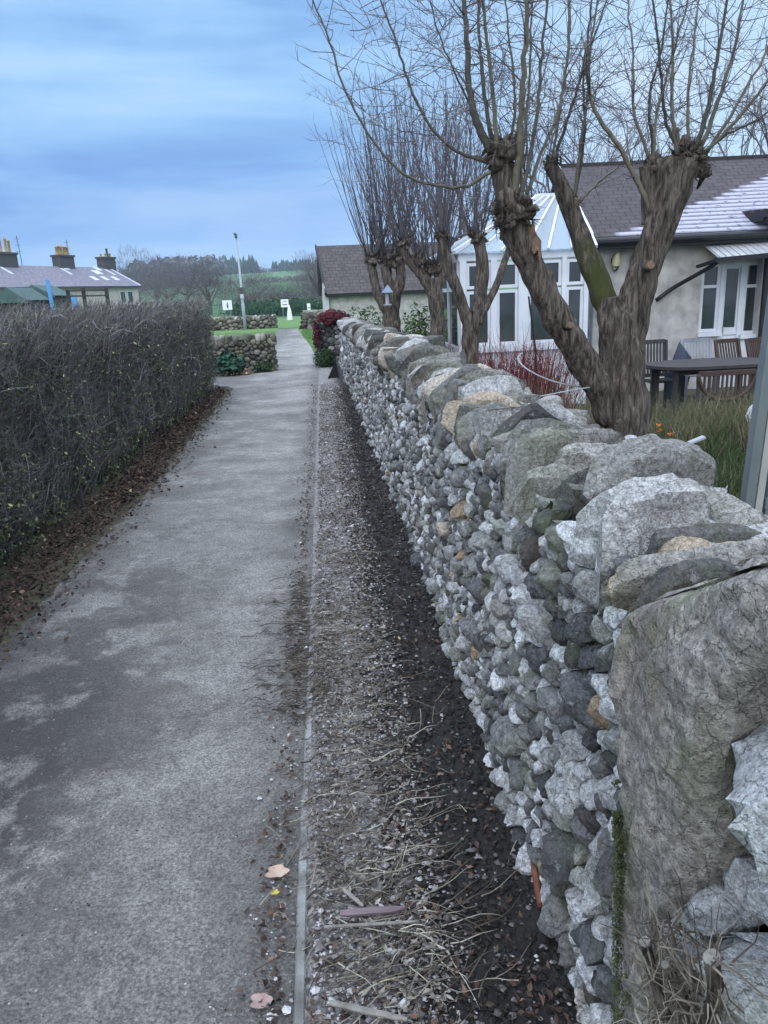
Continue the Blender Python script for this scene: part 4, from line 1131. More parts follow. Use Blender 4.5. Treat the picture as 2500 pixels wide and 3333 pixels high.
# ---------------------------------------------------------------- garden plants
def stems(name, label, cat, cx, cy, rad, n, h, mat, seed, w=.003, lean=.2, z=-.3, ry=None, t0=0, t1=1, branch=.5, group=None):
    rr = random.Random(seed); mb = MB(); ry = ry or rad
    for i in range(n):
        a = rr.uniform(0, 6.28); q = sqrt(rr.random()); b = Vector((cx+cos(a)*rad*q, cy+sin(a)*ry*q, z)); H = h*rr.uniform(.6, 1.1)
        d = Vector((rr.gauss(0, lean)+cos(a)*lean*.5, rr.gauss(0, lean), 1)).normalized(); p = [b]
        for s in range(6):
            d = (d+rv(rr, .05)).normalized(); p.append(p[-1]+d*H/6)
        tn = lerp(t0, t1, rr.random()); ribbon(mb, p, w*rr.uniform(.7, 1.4), tn, rnd=rr)
        for s in range(2, 6):
            if rr.random() < branch:
                d2 = (d+rv(rr, .4)).normalized(); L = H*rr.uniform(.12, .3); ribbon(mb, [p[s], p[s]+d2*L*.5, p[s]+(d2+Vector((0, 0, .2)))*L], w*.6, tn, rnd=rr)
    return one(name, label, cat, mb, M[mat], group=group)
g = P(1085, 850, 9.2); stems('dogwood_shrub', 'clump of dark red dogwood stems in front of the conservatory sill', 'shrub', g.x, 9.4, .8, 620, 1.2, 'redtwig', 61, .007, .15, ry=.5)
g = P(985, 800, 10.2); stems('dogwood_shrub', 'small reddish clump left of the slender forked tree', 'shrub', g.x, 10.4, .35, 110, 1.05, 'redtwig', 62, .005, .15)
g = P(1175, 870, 7.5); stems('dogwood_shrub', 'dark red stems between the conservatory corner and the willow limb', 'shrub', g.x, 8.3, .38, 150, 1.35, 'redtwig', 64, .005, .15)
g = P(1190, 900, 5.8); stems('withered_shrub', 'tall thicket of dry pale brown stems just left of the big willow trunk', 'shrub', g.x+.05, 5.9, .42, 190, 1.35, 'paletwig', 63, .0035, .13)
g = P(1240, 900, 5.3); stems('withered_shrub', 'shorter brown stems crowding the foot of the leaning willow limb', 'shrub', g.x, 5.6, .3, 130, .95, 'paletwig', 65, .003, .18)
def grass(name, label, x0_, x1_, y0_, y1_, n, h, seed, t0, t1, z=-.3, w=.006, cat='grass', mat='blade', kind='stuff', lean=.25):
    rr = random.Random(seed); mb = MB()
    for i in range(n):
        x = rr.uniform(x0_, x1_); y = rr.uniform(y0_, y1_); cl = noise.noise(Vector((x*2.3, y*2.3, seed)))
        if cl < -.25 and rr.random() < .7: continue
        H = h*rr.uniform(.5, 1.15)*(1+cl*.6); d = Vector((rr.gauss(0, lean), rr.gauss(0, lean), 1)).normalized(); b = Vector((x, y, z))
        ribbon(mb, [b, b+d*H*.5, b+(d+Vector((rr.gauss(0, lean*.7), rr.gauss(0, lean*.7), -.1)))*H], w*rr.uniform(.6, 1.3), min(1, max(0, lerp(t0, t1, rr.random())+cl*.25)), rnd=rr)
    return tag(mb.build(name, M[mat]), label, cat, kind=kind)
grass('tall_grass', 'tall tan dry grasses standing in the garden right of the willow trunk', 2.55, 5.6, 7.6, 9.6, 4200, .52, 71, .45, 1., w=.005)
grass('green_undergrowth', 'mixed green undergrowth covering the garden below the table', 2.2, 6.8, 5.0, 9.4, 9000, .38, 72, .0, .7, w=.006)
grass('garden_weeds', 'low green weeds at the back of the wall', 1.0, 3.6, 1.8, 6.5, 5200, .30, 73, .15, .8, w=.005)
grass('shrubby_border', 'border growth along the garden side of the wall farther off', .95, 3.4, 8, 17, 4200, .45, 74, .05, .7, w=.009)
def leafy(name, label, cat, c, dims, n, mat, seed, size=.02, t0=0, t1=1, group=None, stem=True, kind=None):
    rr = random.Random(seed); c = Vector(c); t = thing(name, label, cat, (c.x, c.y, c.z-dims[2]), group); mb = MB(); st = MB()
    for i in range(n):
        d = rv(rr).normalized(); q = rr.random()**.4; k = 1+.35*noise.noise(d*2.2+Vector((seed, 0, 0)))
        p = c+Vector((d.x*dims[0], d.y*dims[1], d.z*dims[2]))*q*k
        leaf(mb, p, size*rr.uniform(.6, 1.4), d+rv(rr, .6)+Vector((0, 0, .4)), lerp(t0, t1, rr.random()), rnd=rr)
    for i in range(max(8, n//60)):
        d = rv(rr).normalized(); d.z = abs(d.z); p = c+Vector((0, 0, -dims[2])); e = c+Vector((d.x*dims[0], d.y*dims[1], d.z*dims[2]))*.9
        ribbon(st, [p, (p+e)/2+rv(rr, .03), e], .004*max(1, dims[2]), .4, rnd=rr)
    mb.build('foliage', M[mat], t); st.build('stems', M['twig'], t)
    return t
g = P(905, 690, 13.5); leafy('evergreen_shrub', 'bright green leafy shrub between the third and fourth pollards', 'shrub', (g.x, 13.7, .45), (.42, .4, .85), 2600, 'green', 81, .035, .2, 1)
g = P(880, 740, 11.5); leafy('evergreen_shrub', 'dark green shrub low behind the wall under the fourth pollard', 'shrub', (g.x, 11.9, .35), (.5, .45, .55), 2200, 'green', 82, .03, 0, .6)
g = P(790, 660, 17.5); leafy('evergreen_shrub', 'small green bush beside the outbuilding wall end', 'shrub', (g.x, 17.9, .55), (.6, .4, .75), 1800, 'green', 83, .04, .1, .8)
g = P(980, 760, 11); leafy('evergreen_shrub', 'mid green bush half hidden by the slender forked tree', 'shrub', (g.x, 11.4, .2), (.45, .4, .5), 1500, 'green', 84, .03, .1, .8)
g = P(1265, 875, 4.6); leafy('bright_green_plant', 'small bright lime green plant at the left foot of the big willow', 'plant', (g.x, 4.75, .38), (.05, .06, .14), 160, 'green', 85, .02, .85, 1)
g = P(730, 675, 17.7); leafy('red_creeper', 'dark red creeper mounded over the end of the stone wall', 'creeper', (.22, 17.6, 1.06), (.34, .3, .17), 1700, 'red', 86, .035, 0, 1)
leafy('red_creeper', 'thin trail of red creeper hanging down the left edge of the return wall', 'creeper', (-.17, 17.6, .72), (.09, .12, .38), 500, 'red', 87, .03, 0, .6)
leafy('grey_shrub', 'greyish green shrub sprawling at the foot of the return wall beside the path', 'shrub', (-.02, 17.35, .20), (.26, .3, .24), 1500, 'green', 88, .025, 0, .4)
g = G(506, 795); leafy('strap_leaf_plant', 'dark glossy green clump at the foot of the low stone wall', 'plant', (g.x+.1, 16.6, .24), (.36, .22, .22), 520, 'teal', 89, .085, 0, 1)
leafy('ivy_clump', 'small ivy patch at the right foot of the low stone wall', 'plant', (-1.35, 17.0, .12), (.22, .15, .13), 420, 'green', 90, .03, 0, .4)
mb = MB(); rr = random.Random(9)
for i in range(900):
    leaf(mb, (rr.uniform(-2.7, -1.6)-.0, 16.72+rr.gauss(0, .12), .03+abs(rr.gauss(0, .03))), rr.uniform(.02, .05), Vector((rr.gauss(0, .5), -.5, 1)), rr.uniform(.45, 1), rnd=rr)
tag(mb.build('leaf_pile', M['litter']), 'orange brown leaves drifted against the low stone wall', 'leaf litter', kind='stuff')
mb = MB(); rr = random.Random(19)
for i in range(16000):
    y = 17.6+20*rr.random()**1.3; x = rr.uniform(-7, -1.2) if rr.random() < .6 else rr.uniform(-1., .6)
    if path_l(y)-.02 < x < path_r(y)+.02: continue
    b = Vector((x, y, -.01)); ribbon(mb, [b, b+Vector((rr.gauss(0, .012), rr.gauss(0, .012), .03)), b+Vector((rr.gauss(0, .03), rr.gauss(0, .03), rr.uniform(.04, .08)))], .006, rr.random(), rnd=rr)
tag(mb.build('lawn_grass', M['grass']), 'short green lawn grass on both sides of the far path', 'grass', kind='stuff')
for i, (px, py) in enumerate(((1421, 918), (1426, 928), (1450, 935))):
    c = P(px, py, 6.6); mb = MB(); rr = random.Random(i)
    for k in range(9): leaf(mb, c+rv(rr, .008), .012, rv(rr)+Vector((0, -1, .3)), .5, 1, rnd=rr)
    ribbon(mb, [Vector((c.x, c.y, -.3)), Vector((c.x+.01, c.y, (c.z-.3)/2)), c], .003, .4, 0, rnd=rr)
    one('orange_flower', ['single orange flower nearest the willow trunk, the highest of three', 'single orange flower just below the highest one', 'faded orange flower farthest right of the three'][i], 'flower', mb, [M['blade'], M['orange']], group='orange flowers in the border')
# plant support rings of milky plastic tube
def ringarc(name, label, cx, cy, z, rx, ry, a0, a1, r, tilt, group):
    mb = MB(); pts = []
    for k in range(40):
        a = lerp(a0, a1, k/39); pts.append((cx+rx*cos(a), cy+ry*sin(a), z+tilt*sin(a-.6)))
    mb.tube(pts, r, 8, .5)
    return one(name, label, 'hoop', mb, M['plastic_clear'], True, group)
g = P(1215, 800, 5.2); ringarc('plastic_hoop', 'upper milky plastic hoop round the dry stems left of the willow', g.x, 5.35, g.z, .26, .30, pi*.75, pi*1.75, .0045, .10, 'plastic hoops round the withered shrub')
g = P(1225, 860, 4.7); ringarc('plastic_hoop', 'lower milky plastic hoop just above the wall top', g.x-.02, 4.9, g.z, .22, .2, pi*1.1, pi*1.95, .004, -.05, 'plastic hoops round the withered shrub')
mb = MB(); g = P(1150, 900, 6.5); mb.tube(curve([(g.x, 6.5, -.3), tuple(P(1158, 800, 6.5)), tuple(P(1142, 640, 6.5))], 5), .008, 6); one('garden_cane', 'thin dark cane standing upright left of the willow limb', 'cane', mb, M['dark'])
mb = MB(); g = P(1482, 1000, 6.2)

# solar garden light
sl_ = thing('garden_light', 'small black garden light with a pale slanting top behind the wall', 'garden light', (P(1484, 1005, 5.2).x, 5.2, -.3))
a = P(1482, 1010, 5.2); b = P(1497, 955, 5.2)
mb = MB(); mb.bar((a.x, 5.2, -.3), a, .02, .02); mb.bar(a, b, .055, .02); mb.build('spike', M['dark'], sl_)
mb = MB(); mb.bar(b-Vector((.03, 0, .005)), b+Vector((.075, -.01, .035)), .06, .014); mb.build('solar_panel', M['plastic_clear'], sl_)

# ---------------------------------------------------------------- bungalow
BA = radians(-4.4); BO = Vector((4.52, 13.0, 0)); BM = Matrix.Translation(BO) @ Matrix.Rotation(BA, 4, 'Z')
bung = thing('bungalow', 'pale roughcast bungalow with a frosted brown tiled roof behind the big willow', 'house', tuple(BO))
def bbox(mb, a, b, **k): mb.box(a, b, mat=BM, **k)
# wall with openings left for window/door unit (x 1.78..2.80)
X0, X1, X2, X3 = 0, 1.78, 2.82, 8.0; ZT = 2.22
mb = MB()
bbox(mb, (X0, 0, -.35), (X1, .3, ZT)); bbox(mb, (X1, 0, 1.76), (X2, .3, ZT)); bbox(mb, (X2, 0, -.35), (X3, .3, ZT)); bbox(mb, (X0, .3, -.35), (.3, 4.7, ZT)); bbox(mb, (X1, 0, -.35), (1.98+.12, .3, .60))
# gable infill
gv = [BM @ Vector(p) for p in ((0, .0, ZT), (.3, 0, ZT), (.3, 4.7, ZT), (0, 4.7, ZT), (0, 2.35, 3.5), (.3, 2.35, 3.5))]
mb.add([tuple(p) for p in gv], [(0, 3, 4), (1, 5, 2), (0, 4, 5, 1), (3, 2, 5, 4)])
mb.build('wall', M['render'], bung)
# roof
def roofpart(name, root, pts4, uvs, mat, th=.05, nx_=1):
    mb = MB(); p = [Vector(q) for q in pts4]; n = (p[1]-p[0]).cross(p[3]-p[0]).normalized()
    if n.z < 0: n = -n
    top = [q+n*th for q in p]
    mb.add([tuple(q) for q in top+p], [(0, 1, 2, 3), (7, 6, 5, 4), (0, 4, 5, 1), (1, 5, 6, 2), (2, 6, 7, 3), (3, 7, 4, 0)])
    mb.uv = uvs+uvs
    return mb.build(name, mat, root)
ev = -.28; er = 2.30-.0; rz = 3.62; sl2 = sqrt(2.63**2+1.32**2)
fr = [BM @ Vector(q) for q in ((-.12, ev, er-.10), (X3, ev, er-.10), (X3, 2.35, rz), (-.12, 2.35, rz))]
roofpart('roof', bung, fr, [(0, 0), (8.12, 0), (8.12, sl2), (0, sl2)], M['slate'])
bk_ = [BM @ Vector(q) for q in ((-.12, 4.98, er-.10), (X3, 4.98, er-.10), (X3, 2.36, rz), (-.12, 2.36, rz))]
roofpart('roof', bung, bk_, [(0, 0), (8.12, 0), (8.12, sl2), (0, sl2)], M['slate_far'])
mb = MB(); k = -.12
while k < 8: mb.bar(BM @ Vector((k, 2.355, rz+.05)), BM @ Vector((k+.43, 2.355, rz+.05)), .16, .07); k += .45
mb.build('ridge_tiles', M['slate_far'], bung)
mb = MB(); mb.bar(BM @ Vector((-.13, ev, er-.05)), BM @ Vector((-.13, 2.36, rz+.03)), .05, .12); mb.build('verge_strip', M['frost'], bung)
mb = MB(); pts = [BM @ Vector((x, ev-.06, er-.13)) for x in np.linspace(-.12, 2.75, 12)]; mb.tube(pts, .062, 10); bbox(mb, (-.1, ev-.01, er-.24), (2.74, ev+.02, er-.10)); bbox(mb, (-.1, ev+.02, er-.24), (2.74, -.005, er-.22)); mb.build('gutter', M['dark'], bung, False)
mb = MB(); mb.tube(curve([BM @ Vector((.66, ev-.05, 2.1)), BM @ Vector((.66, -.16, 2.0)), BM @ Vector((.60, -.06, 1.86)), BM @ Vector((.60, -.06, 1.2)), BM @ Vector((.60, -.06, -.3))], 4), .038, 8); mb.build('downpipe', M['dark'], bung, True)
lm = MB(); lc = BM @ Vector((.33, -.07, 1.89)); rr = random.Random(1)
boulder(lc, (.055, .05, .14), rr, .5, lm, seg=6, power=0, rough=.0); L_ = lm.build('wall_lamp', M['yellow'], bung, True)
lm = MB(); lm.tube([lc+Vector((0, 0, -.17)), lc+Vector((0, .0, -.10))], [.02, .06], 10); lm.tube([lc+Vector((0, .03, .0)), lc+Vector((0, .075, .0))], [.06, .06], 10); lm.build('lamp_base', M['dark'], bung, True)
# door and side windows
def framed(mbf, mbg, x0_, x1_, z0_, z1_, y, fw=.06, bars=()):
    bbox(mbf, (x0_, y, z0_), (x0_+fw, y+.07, z1_)); bbox(mbf, (x1_-fw, y, z0_), (x1_, y+.07, z1_)); bbox(mbf, (x0_+fw, y, z0_), (x1_-fw, y+.07, z0_+fw)); bbox(mbf, (x0_+fw, y, z1_-fw), (x1_-fw, y+.07, z1_))
    for b in bars: bbox(mbf, (x0_+fw, y-.003, b-fw*.5), (x1_-fw, y+.067, b+fw*.5))
    bbox(mbg, (x0_+fw, y+.03, z0_+fw), (x1_-fw, y+.04, z1_-fw))
def window_unit(x0_, x1_, z0_, z1_, bars):
    a = MB(); b_ = MB(); framed(a, b_, x0_, x1_, z0_, z1_, .06, .05, bars); w_ = a.build('window', M['upvc'], bung)
    gl = b_.build('pane', M['glass'], bung); gl.parent = w_; gl.location = (0, 0, 0)
    s = MB(); bbox(s, (x0_-.04, -.06, z0_-.07), (x1_+.04, .1, z0_-.002)); so_ = s.build('sill', M['upvc'], bung); so_.parent = w_; so_.location = (0, 0, 0)
window_unit(1.80, 2.12, .66, 1.76, (1.40,))
window_unit(2.52, 2.82, .60, 1.76, (1.38,))
a = MB(); bbox(a, (2.12, .04, -.3), (2.19, .12, 1.76)); bbox(a, (2.45, .04, -.3), (2.52, .12, 1.76)); bbox(a, (2.19, .04, 1.70), (2.45, .12, 1.76)); bbox(a, (2.52, .0, -.3), (2.82, .3, .53))
a.build('door_frame', M['upvc'], bung)
d_ = MB(); bbox(d_, (2.19, .07, -.3), (2.45, .11, .72)); bbox(d_, (2.19, .07, .72), (2.22, .11, 1.70)); bbox(d_, (2.42, .07, .72), (2.45, .11, 1.70)); bbox(d_, (2.22, .07, 1.67), (2.42, .11, 1.70)); bbox(d_, (2.23, .058, -.2), (2.41, .07, .55)); bbox(d_, (2.19, .05, .60), (2.45, .07, .64))
do = d_.build('door', M['upvc'], bung)
gl = MB(); bbox(gl, (2.22, .085, .72), (2.42, .095, 1.67)); o = gl.build('pane', M['glass'], bung); o.parent = do; o.location = (0, 0, 0)
hd = MB(); bbox(hd, (2.21, .03, .62), (2.22, .058, .74)); o = hd.build('handle', M['metal_pale'], bung); o.parent = do; o.location = (0, 0, 0)
# lean-to canopy
cv = [BM @ Vector(q) for q in ((1.72, -.75, 1.83), (2.95, -.75, 1.88), (2.95, 0, 2.14), (1.72, 0, 2.10))]
roofpart('canopy_sheet', bung, cv, [(0, 0)]*4, M['plastic_clear'], .012)
mb = MB(); 
for k in range(12):
    x = 1.74+k*.108; mb.bar(BM @ Vector((x, -.75, 1.852+.003*k)), BM @ Vector((x, 0, 2.12+.003*k)), .012, .016)
mb.build('canopy_ribs', M['metal_pale'], bung)
mb = MB(); mb.bar(BM @ Vector((1.66, -.78, 1.80)), BM @ Vector((2.95, -.78, 1.86)), .07, .07); mb.bar(BM @ Vector((1.70, -.76, 1.80)), BM @ Vector((1.52, -.45, 1.72)), .06, .05)
mb.build('canopy_gutter', M['dark'], bung)
mb = MB(); mb.tube(curve([BM @ Vector((1.70, -.74, 1.77)), BM @ Vector((1.66, -.6, 1.70)), BM @ Vector((1.3, -.12, 1.42)), BM @ Vector((1.02, -.07, 1.22))], 3), .035, 8); mb.build('canopy_downpipe', M['dark'], bung, True)

# right wing of the house
wing = thing('house_wing', 'pale wing of the bungalow at the right edge with black gutter and downpipe', 'house', (7.25, 12.6, 0))
WX = P(1643, 600, 12.75).x
mb = MB(); mb.box((WX, 12.72, -.35), (WX+5, 14.6, 2.52)); mb.build('wall', M['render2'], wing)
gz = P(1630, 462, 12.4).z
roofpart('roof', wing, [(WX-.22, 12.40, gz+.02), (WX+5, 12.40, gz+.02), (WX+5, 14.6, gz+.12), (WX-.22, 14.6, gz+.12)], [(0, 0), (5.2, 0), (5.2, 2.4), (0, 2.4)], M['slate_far'])
mb = MB(); mb.bar((WX-.25, 12.36, gz), (WX+5, 12.36, gz), .12, .11); mb.bar((WX-.2, 12.42, gz-.04), (WX-.2, 14.5, gz+.05), .06, .14); mb.build('gutter', M['dark'], wing)
mb = MB(); mb.tube(curve([(WX-.06, 12.38, gz-.04), (WX-.06, 12.45, gz-.2), (WX+.02, 12.62, gz-.35), (WX+.02, 12.62, 1.), (WX+.02, 12.62, -.3)], 4), .05, 10); mb.build('downpipe', M['dark'], wing, True)

# ---------------------------------------------------------------- conservatory
CY0 = 12.0; cL = P(990, 600, CY0).x; cR = P(1268, 600, CY0).x; cz = P(1130, 556, CY0).z
cons = thing('conservatory', 'white framed conservatory with a pale blue sheet roof seen between the trees', 'conservatory', ((cL+cR)/2, CY0, -.3))
f = MB()
cols = [P(px, 600, CY0).x for px in (1000, 1066, 1130, 1218, 1266)]
cw = [.10, .09, .15, .07, .07]
sz = P(1080, 752, CY0).z; tz = P(1080, 622, CY0).z
for x, w_ in zip(cols, cw): f.box((x-w_/2, CY0-.03, -.3), (x+w_/2, CY0+.08, cz))
f.box((cL, CY0-.02, cz-.02), (cR, CY0+.09, cz+.08)); f.build('frame', M['upvc'], cons)
for i in range(4):
    a_ = cols[i]+cw[i]/2; b_ = cols[i+1]-cw[i+1]/2
    fm = MB(); gm_ = MB()
    def fr_(x0_, x1_, z0_, z1_, w_=.045):
        fm.box((x0_, CY0, z0_), (x0_+w_, CY0+.06, z1_)); fm.box((x1_-w_, CY0, z0_), (x1_, CY0+.06, z1_)); fm.box((x0_+w_, CY0, z0_), (x1_-w_, CY0+.06, z0_+w_)); fm.box((x0_+w_, CY0, z1_-w_), (x1_-w_, CY0+.06, z1_))
        gm_.box((x0_+w_, CY0+.025, z0_+w_), (x1_-w_, CY0+.035, z1_-w_))
    fr_(a_+.002, b_-.002, sz+.05, tz-.03); fr_(a_+.002, b_-.002, tz, cz-.05)
    wn = fm.build('window', M['upvc'], cons); pn = gm_.build('pane', M['glass'], cons); pn.parent = wn; pn.location = (0, 0, 0)
mb = MB(); mb.box((cL-.03, CY0-.08, sz-.05), (cR+.03, CY0-.031, sz+.05)); mb.build('sill', M['upvc'], cons)
mb = MB(); mb.box((cL, CY0+.01, -.3), (cR, CY0+.2, sz-.04)); mb.build('dwarf_wall', M['upvc'], cons)
# left side wall of glass
f = MB(); gm_ = MB()
for k in range(4):
    y_ = CY0+.09+k*.95; f.box((cL, y_, -.3), (cL+.07, y_+.07, cz))
f.box((cL, CY0+.1, sz-.05), (cL+.06, CY0+2.95, sz+.03)); f.box((cL, CY0+.1, tz-.03), (cL+.06, CY0+2.95, tz+.03)); gm_.box((cL+.03, CY0+.16, sz+.03), (cL+.035, CY0+2.9, cz-.02)); f.box((cL+.005, CY0+.16, -.3), (cL+.055, CY0+2.9, sz-.05))
wn = f.build('side_frame', M['upvc'], cons); pn = gm_.build('pane', M['glass'], cons); pn.parent = wn; pn.location = (0, 0, 0)
rzc = P(1190, 425, CY0+1.5).z; rl_ = P(1165, 425, CY0+1.5).x; rr_ = P(1235, 425, CY0+1.5).x
E0 = (cL-.08, CY0-.1, cz+.08); E1 = (cR+.08, CY0-.1, cz+.08); Rl = (rl_, CY0+1.5, rzc); Rr = (rr_, CY0+1.5, rzc); E2 = (cL-.08, CY0+3, cz+.08); E3 = (cR+.08, CY0+3, cz+.08)
roofpart('roof_sheet', cons, [E0, E1, Rr, Rl], [(0, 0)]*4, M['poly'], .02)
roofpart('roof_sheet', cons, [E2, E0, Rl, (rl_, CY0+1.52, rzc)], [(0, 0)]*4, M['poly'], .02)
roofpart('roof_sheet', cons, [E1, E3, (rr_, CY0+1.52, rzc), Rr], [(0, 0)]*4, M['poly'], .02)
mb = MB()
for a_, b_ in ((E0, Rl), (E1, Rr), (Rl, Rr), (E2, Rl)): mb.bar(Vector(a_)+Vector((0, 0, .03)), Vector(b_)+Vector((0, 0, .03)), .07, .05)
for k in range(1, 6):
    a_ = Vector(E0).lerp(Vector(E1), k/6); b_ = Vector(Rl).lerp(Vector(Rr), k/6); mb.bar(a_+Vector((0, 0, .028)), b_+Vector((0, 0, .028)), .03, .03)
mb.build('glazing_bar', M['upvc'], cons)

# ---------------------------------------------------------------- garden furniture
TZ = .43
tc = Vector((5.25, 10.35, TZ))
tb_ = thing('garden_table', 'large dark oval wooden garden table in front of the bungalow door', 'table', (tc.x, tc.y, -.3))
mb = MB(); n = 40; RX, RY = .86, .55
top = []; 
for k in range(n):
    a = 2*pi*k/n; s_ = (abs(cos(a))**4+abs(sin(a))**4)**(-.25)*.5+.5; top.append((tc.x+RX*cos(a)*s_, tc.y+RY*sin(a)*s_))
vs = [(x, y, TZ) for x, y in top]+[(x, y, TZ-.04) for x, y in top]
mb.add(vs, [tuple(range(n)), tuple(range(2*n-1, n-1, -1))]+[(k, n+k, n+(k+1) % n, (k+1) % n) for k in range(n)]); mb.build('table_top', M['wood'], tb_)
mb = MB()
for s_ in (-1, 1): mb.bar((tc.x-.6, tc.y+s_*.3, TZ-.085), (tc.x+.6, tc.y+s_*.3, TZ-.085), .03, .08)
mb.build('apron', M['wood'], tb_)
for sx_, sy_ in ((-1, -1), (1, -1), (1, 1), (-1, 1)):
    mb = MB(); mb.bar((tc.x+sx_*.6, tc.y+sy_*.3, -.3), (tc.x+sx_*.6, tc.y+sy_*.3, TZ-.04), .06, .06); mb.build('leg', M['wood'], tb_)
def gchair(label, x, y, rz, mat, name='garden_chair', hb=.92, lean=.12, group='slatted garden chairs round the table', back=8):
    t = thing(name, label, 'chair', (x, y, -.3), group); t.rotation_euler = (0, 0, rz)
    def part(nm, mb):
        o = mb.build(nm, M[mat]); o.parent = t; return o
    mb = MB()
    for k in range(7): mb.box((-.21, -.2+k*.06, .43), (.21, -.155+k*.06, .45))
    part('seat', mb)
    for sx_ in (-1, 1):
        mb = MB(); mb.bar((sx_*.21, -.2, 0), (sx_*.21, -.2, .62), .035, .035); part('leg', mb)
        mb = MB(); mb.bar((sx_*.21, .2, 0), (sx_*.21, .2, .45), .035, .035); mb.bar((sx_*.21, .2, .45), (sx_*.21, .2+lean, hb), .035, .03); part('leg', mb)
        mb = MB(); mb.bar((sx_*.215, -.24, .635), (sx_*.215, .235, .635), .045, .022); part('armrest', mb)
    mb = MB(); mb.bar((-.19, .2+lean, hb-.02), (.19, .2+lean, hb-.02), .03, .06); mb.bar((-.19, .215, .5), (.19, .215, .5), .025, .05)
    for k in range(back):
        q = -.17+.34*k/(back-1); mb.bar((q, .215, .5), (q, .2+lean, hb-.03), .028, .012)
    part('backrest', mb)
    return t
def atz(px, py, Y): return P(px, py, Y)
p = P(1422, 740, 11.0); gchair('dark slatted chair beside the willow trunk at the left end of the table', p.x, 10.9, pi*.02, 'wood', hb=1.0, lean=.06)
p = P(1497, 745, 11.6); gchair('silvery blue slatted chair leaning back left of the white door', p.x, 11.35, -.25, 'wood_grey', hb=.95, lean=.16)
p = P(1587, 750, 11.5); gchair('brown slatted chair in front of the white door', p.x, 11.3, .2, 'wood_brown', hb=.92, lean=.14)
p = P(1650, 755, 11.2); gchair('brown slatted chair under the black downpipe at the right end of the table', p.x, 10.9, .5, 'wood_brown', hb=.95, lean=.14)
# navy cover draped bin between two chairs
p = P(1467, 750, 11.6); mb = MB(); rr = random.Random(3); boulder((p.x, 11.6, .12), (.15, .13, .50), rr, .5, mb, seg=8, power=.6, rough=.05, rot=Matrix.Rotation(.12, 3, 'Y'))
one('covered_chair', 'folded dark navy chair cover standing between the two left chairs', 'cover', mb, M['navy'], True)
# bow framed chair on the near side
bc = thing('bow_chair', 'brown slatted chair with a half round bow frame on the near side of the table', 'chair', (P(1575, 830, 9.6).x, 9.6, -.3))
cx_ = P(1572, 805, 9.6); rad_ = .38; mb = MB()
pts = [(cx_.x+rad_*cos(a), 9.6, cx_.z+rad_*.92*sin(a)) for a in np.linspace(pi, 2*pi, 22)]
mb.tube(pts, .028, 8); mb.build('bow_frame', M['wood_brown'], bc, True)
mb = MB(); mb.bar((cx_.x-rad_, 9.6, cx_.z), (cx_.x+rad_, 9.6, cx_.z), .04, .06); mb.build('top_rail', M['wood_brown'], bc)
for k in range(11):
    x = -.30+.06*k; zb_ = cx_.z-sqrt(max(.001, rad_**2-x*x))*.92
    mb = MB(); mb.bar((cx_.x+x, 9.6, cx_.z-.02), (cx_.x+x, 9.6, zb_+.01), .028, .014); mb.build('slat', M['wood_brown'], bc)
for sx_ in (-1, 1):
    mb = MB(); mb.bar((cx_.x+sx_*rad_*.9, 9.62, -.3), (cx_.x+sx_*rad_*.98, 9.62, cx_.z), .045, .04); mb.build('leg', M['wood'], bc)
mb = MB(); mb.box((cx_.x-.3, 9.66, .0), (cx_.x+.3, 10.02, .04)); mb.build('seat', M['wood'], bc)
# white crumpled cover at the right edge
p = P(1650, 885, 8.2); mb = MB(); rr = random.Random(5); boulder((p.x+.08, 8.3, p.z-.05), (.20, .18, .22), rr, .5, mb, seg=12, power=.1, rough=.3)
one('white_sack', 'white crumpled sack half hidden behind the metal post at the right edge', 'sack', mb, M['white'], True)

# metal framed lean-to / cold frame at the right edge
gh = thing('greenhouse', 'grey metal corner of a small greenhouse rising behind the wall at the right edge', 'greenhouse', (1.12, 1.9, -.3))
A = P(1612, 1098, 1.95); B = P(1668, 690, 1.95); d_ = (B-A).normalized()
mb = MB(); bot = A-d_*(A.z+.3)/d_.z; topp = A+d_*.95
mb.bar(bot, topp, .026, .03); mb.build('corner_post', M['metal'], gh)
mb = MB(); o_ = Vector((.032, .004, 0)); mb.bar(bot+o_, topp+o_, .02, .022); mb.build('edge_strip', M['metal_pale'], gh)
o2 = Vector((.062, .008, 0))
mb = MB(); mb.bar(bot+o2, topp+o2, .014, .02); s0 = A+Vector((.05, .01, .01)); mb.bar(s0, s0+Vector((.9, .06, 0)), .03, .03); mb.build('rail', M['metal'], gh)
mb = MB(); q0 = A+Vector((.06, .01, .0)); mb.bar(q0, q0+Vector((.35, .02, .33)), .014, .012); mb.build('brace', M['dark'], gh)
mb = MB(); n = Vector((0, .03, 0)); q = [A+Vector((.05, .03, .03)), A+Vector((.95, .09, .03)), A+Vector((.95, .09, .03))+d_*.9, A+Vector((.05, .03, .03))+d_*.9]
mb.add([tuple(v_) for v_ in q]+[tuple(v_+Vector((0, .004, 0))) for v_ in q], [(0, 1, 2, 3), (7, 6, 5, 4), (0, 4, 5, 1), (1, 5, 6, 2), (2, 6, 7, 3), (3, 7, 4, 0)]); mb.build('pane', M['glass_green'], gh)

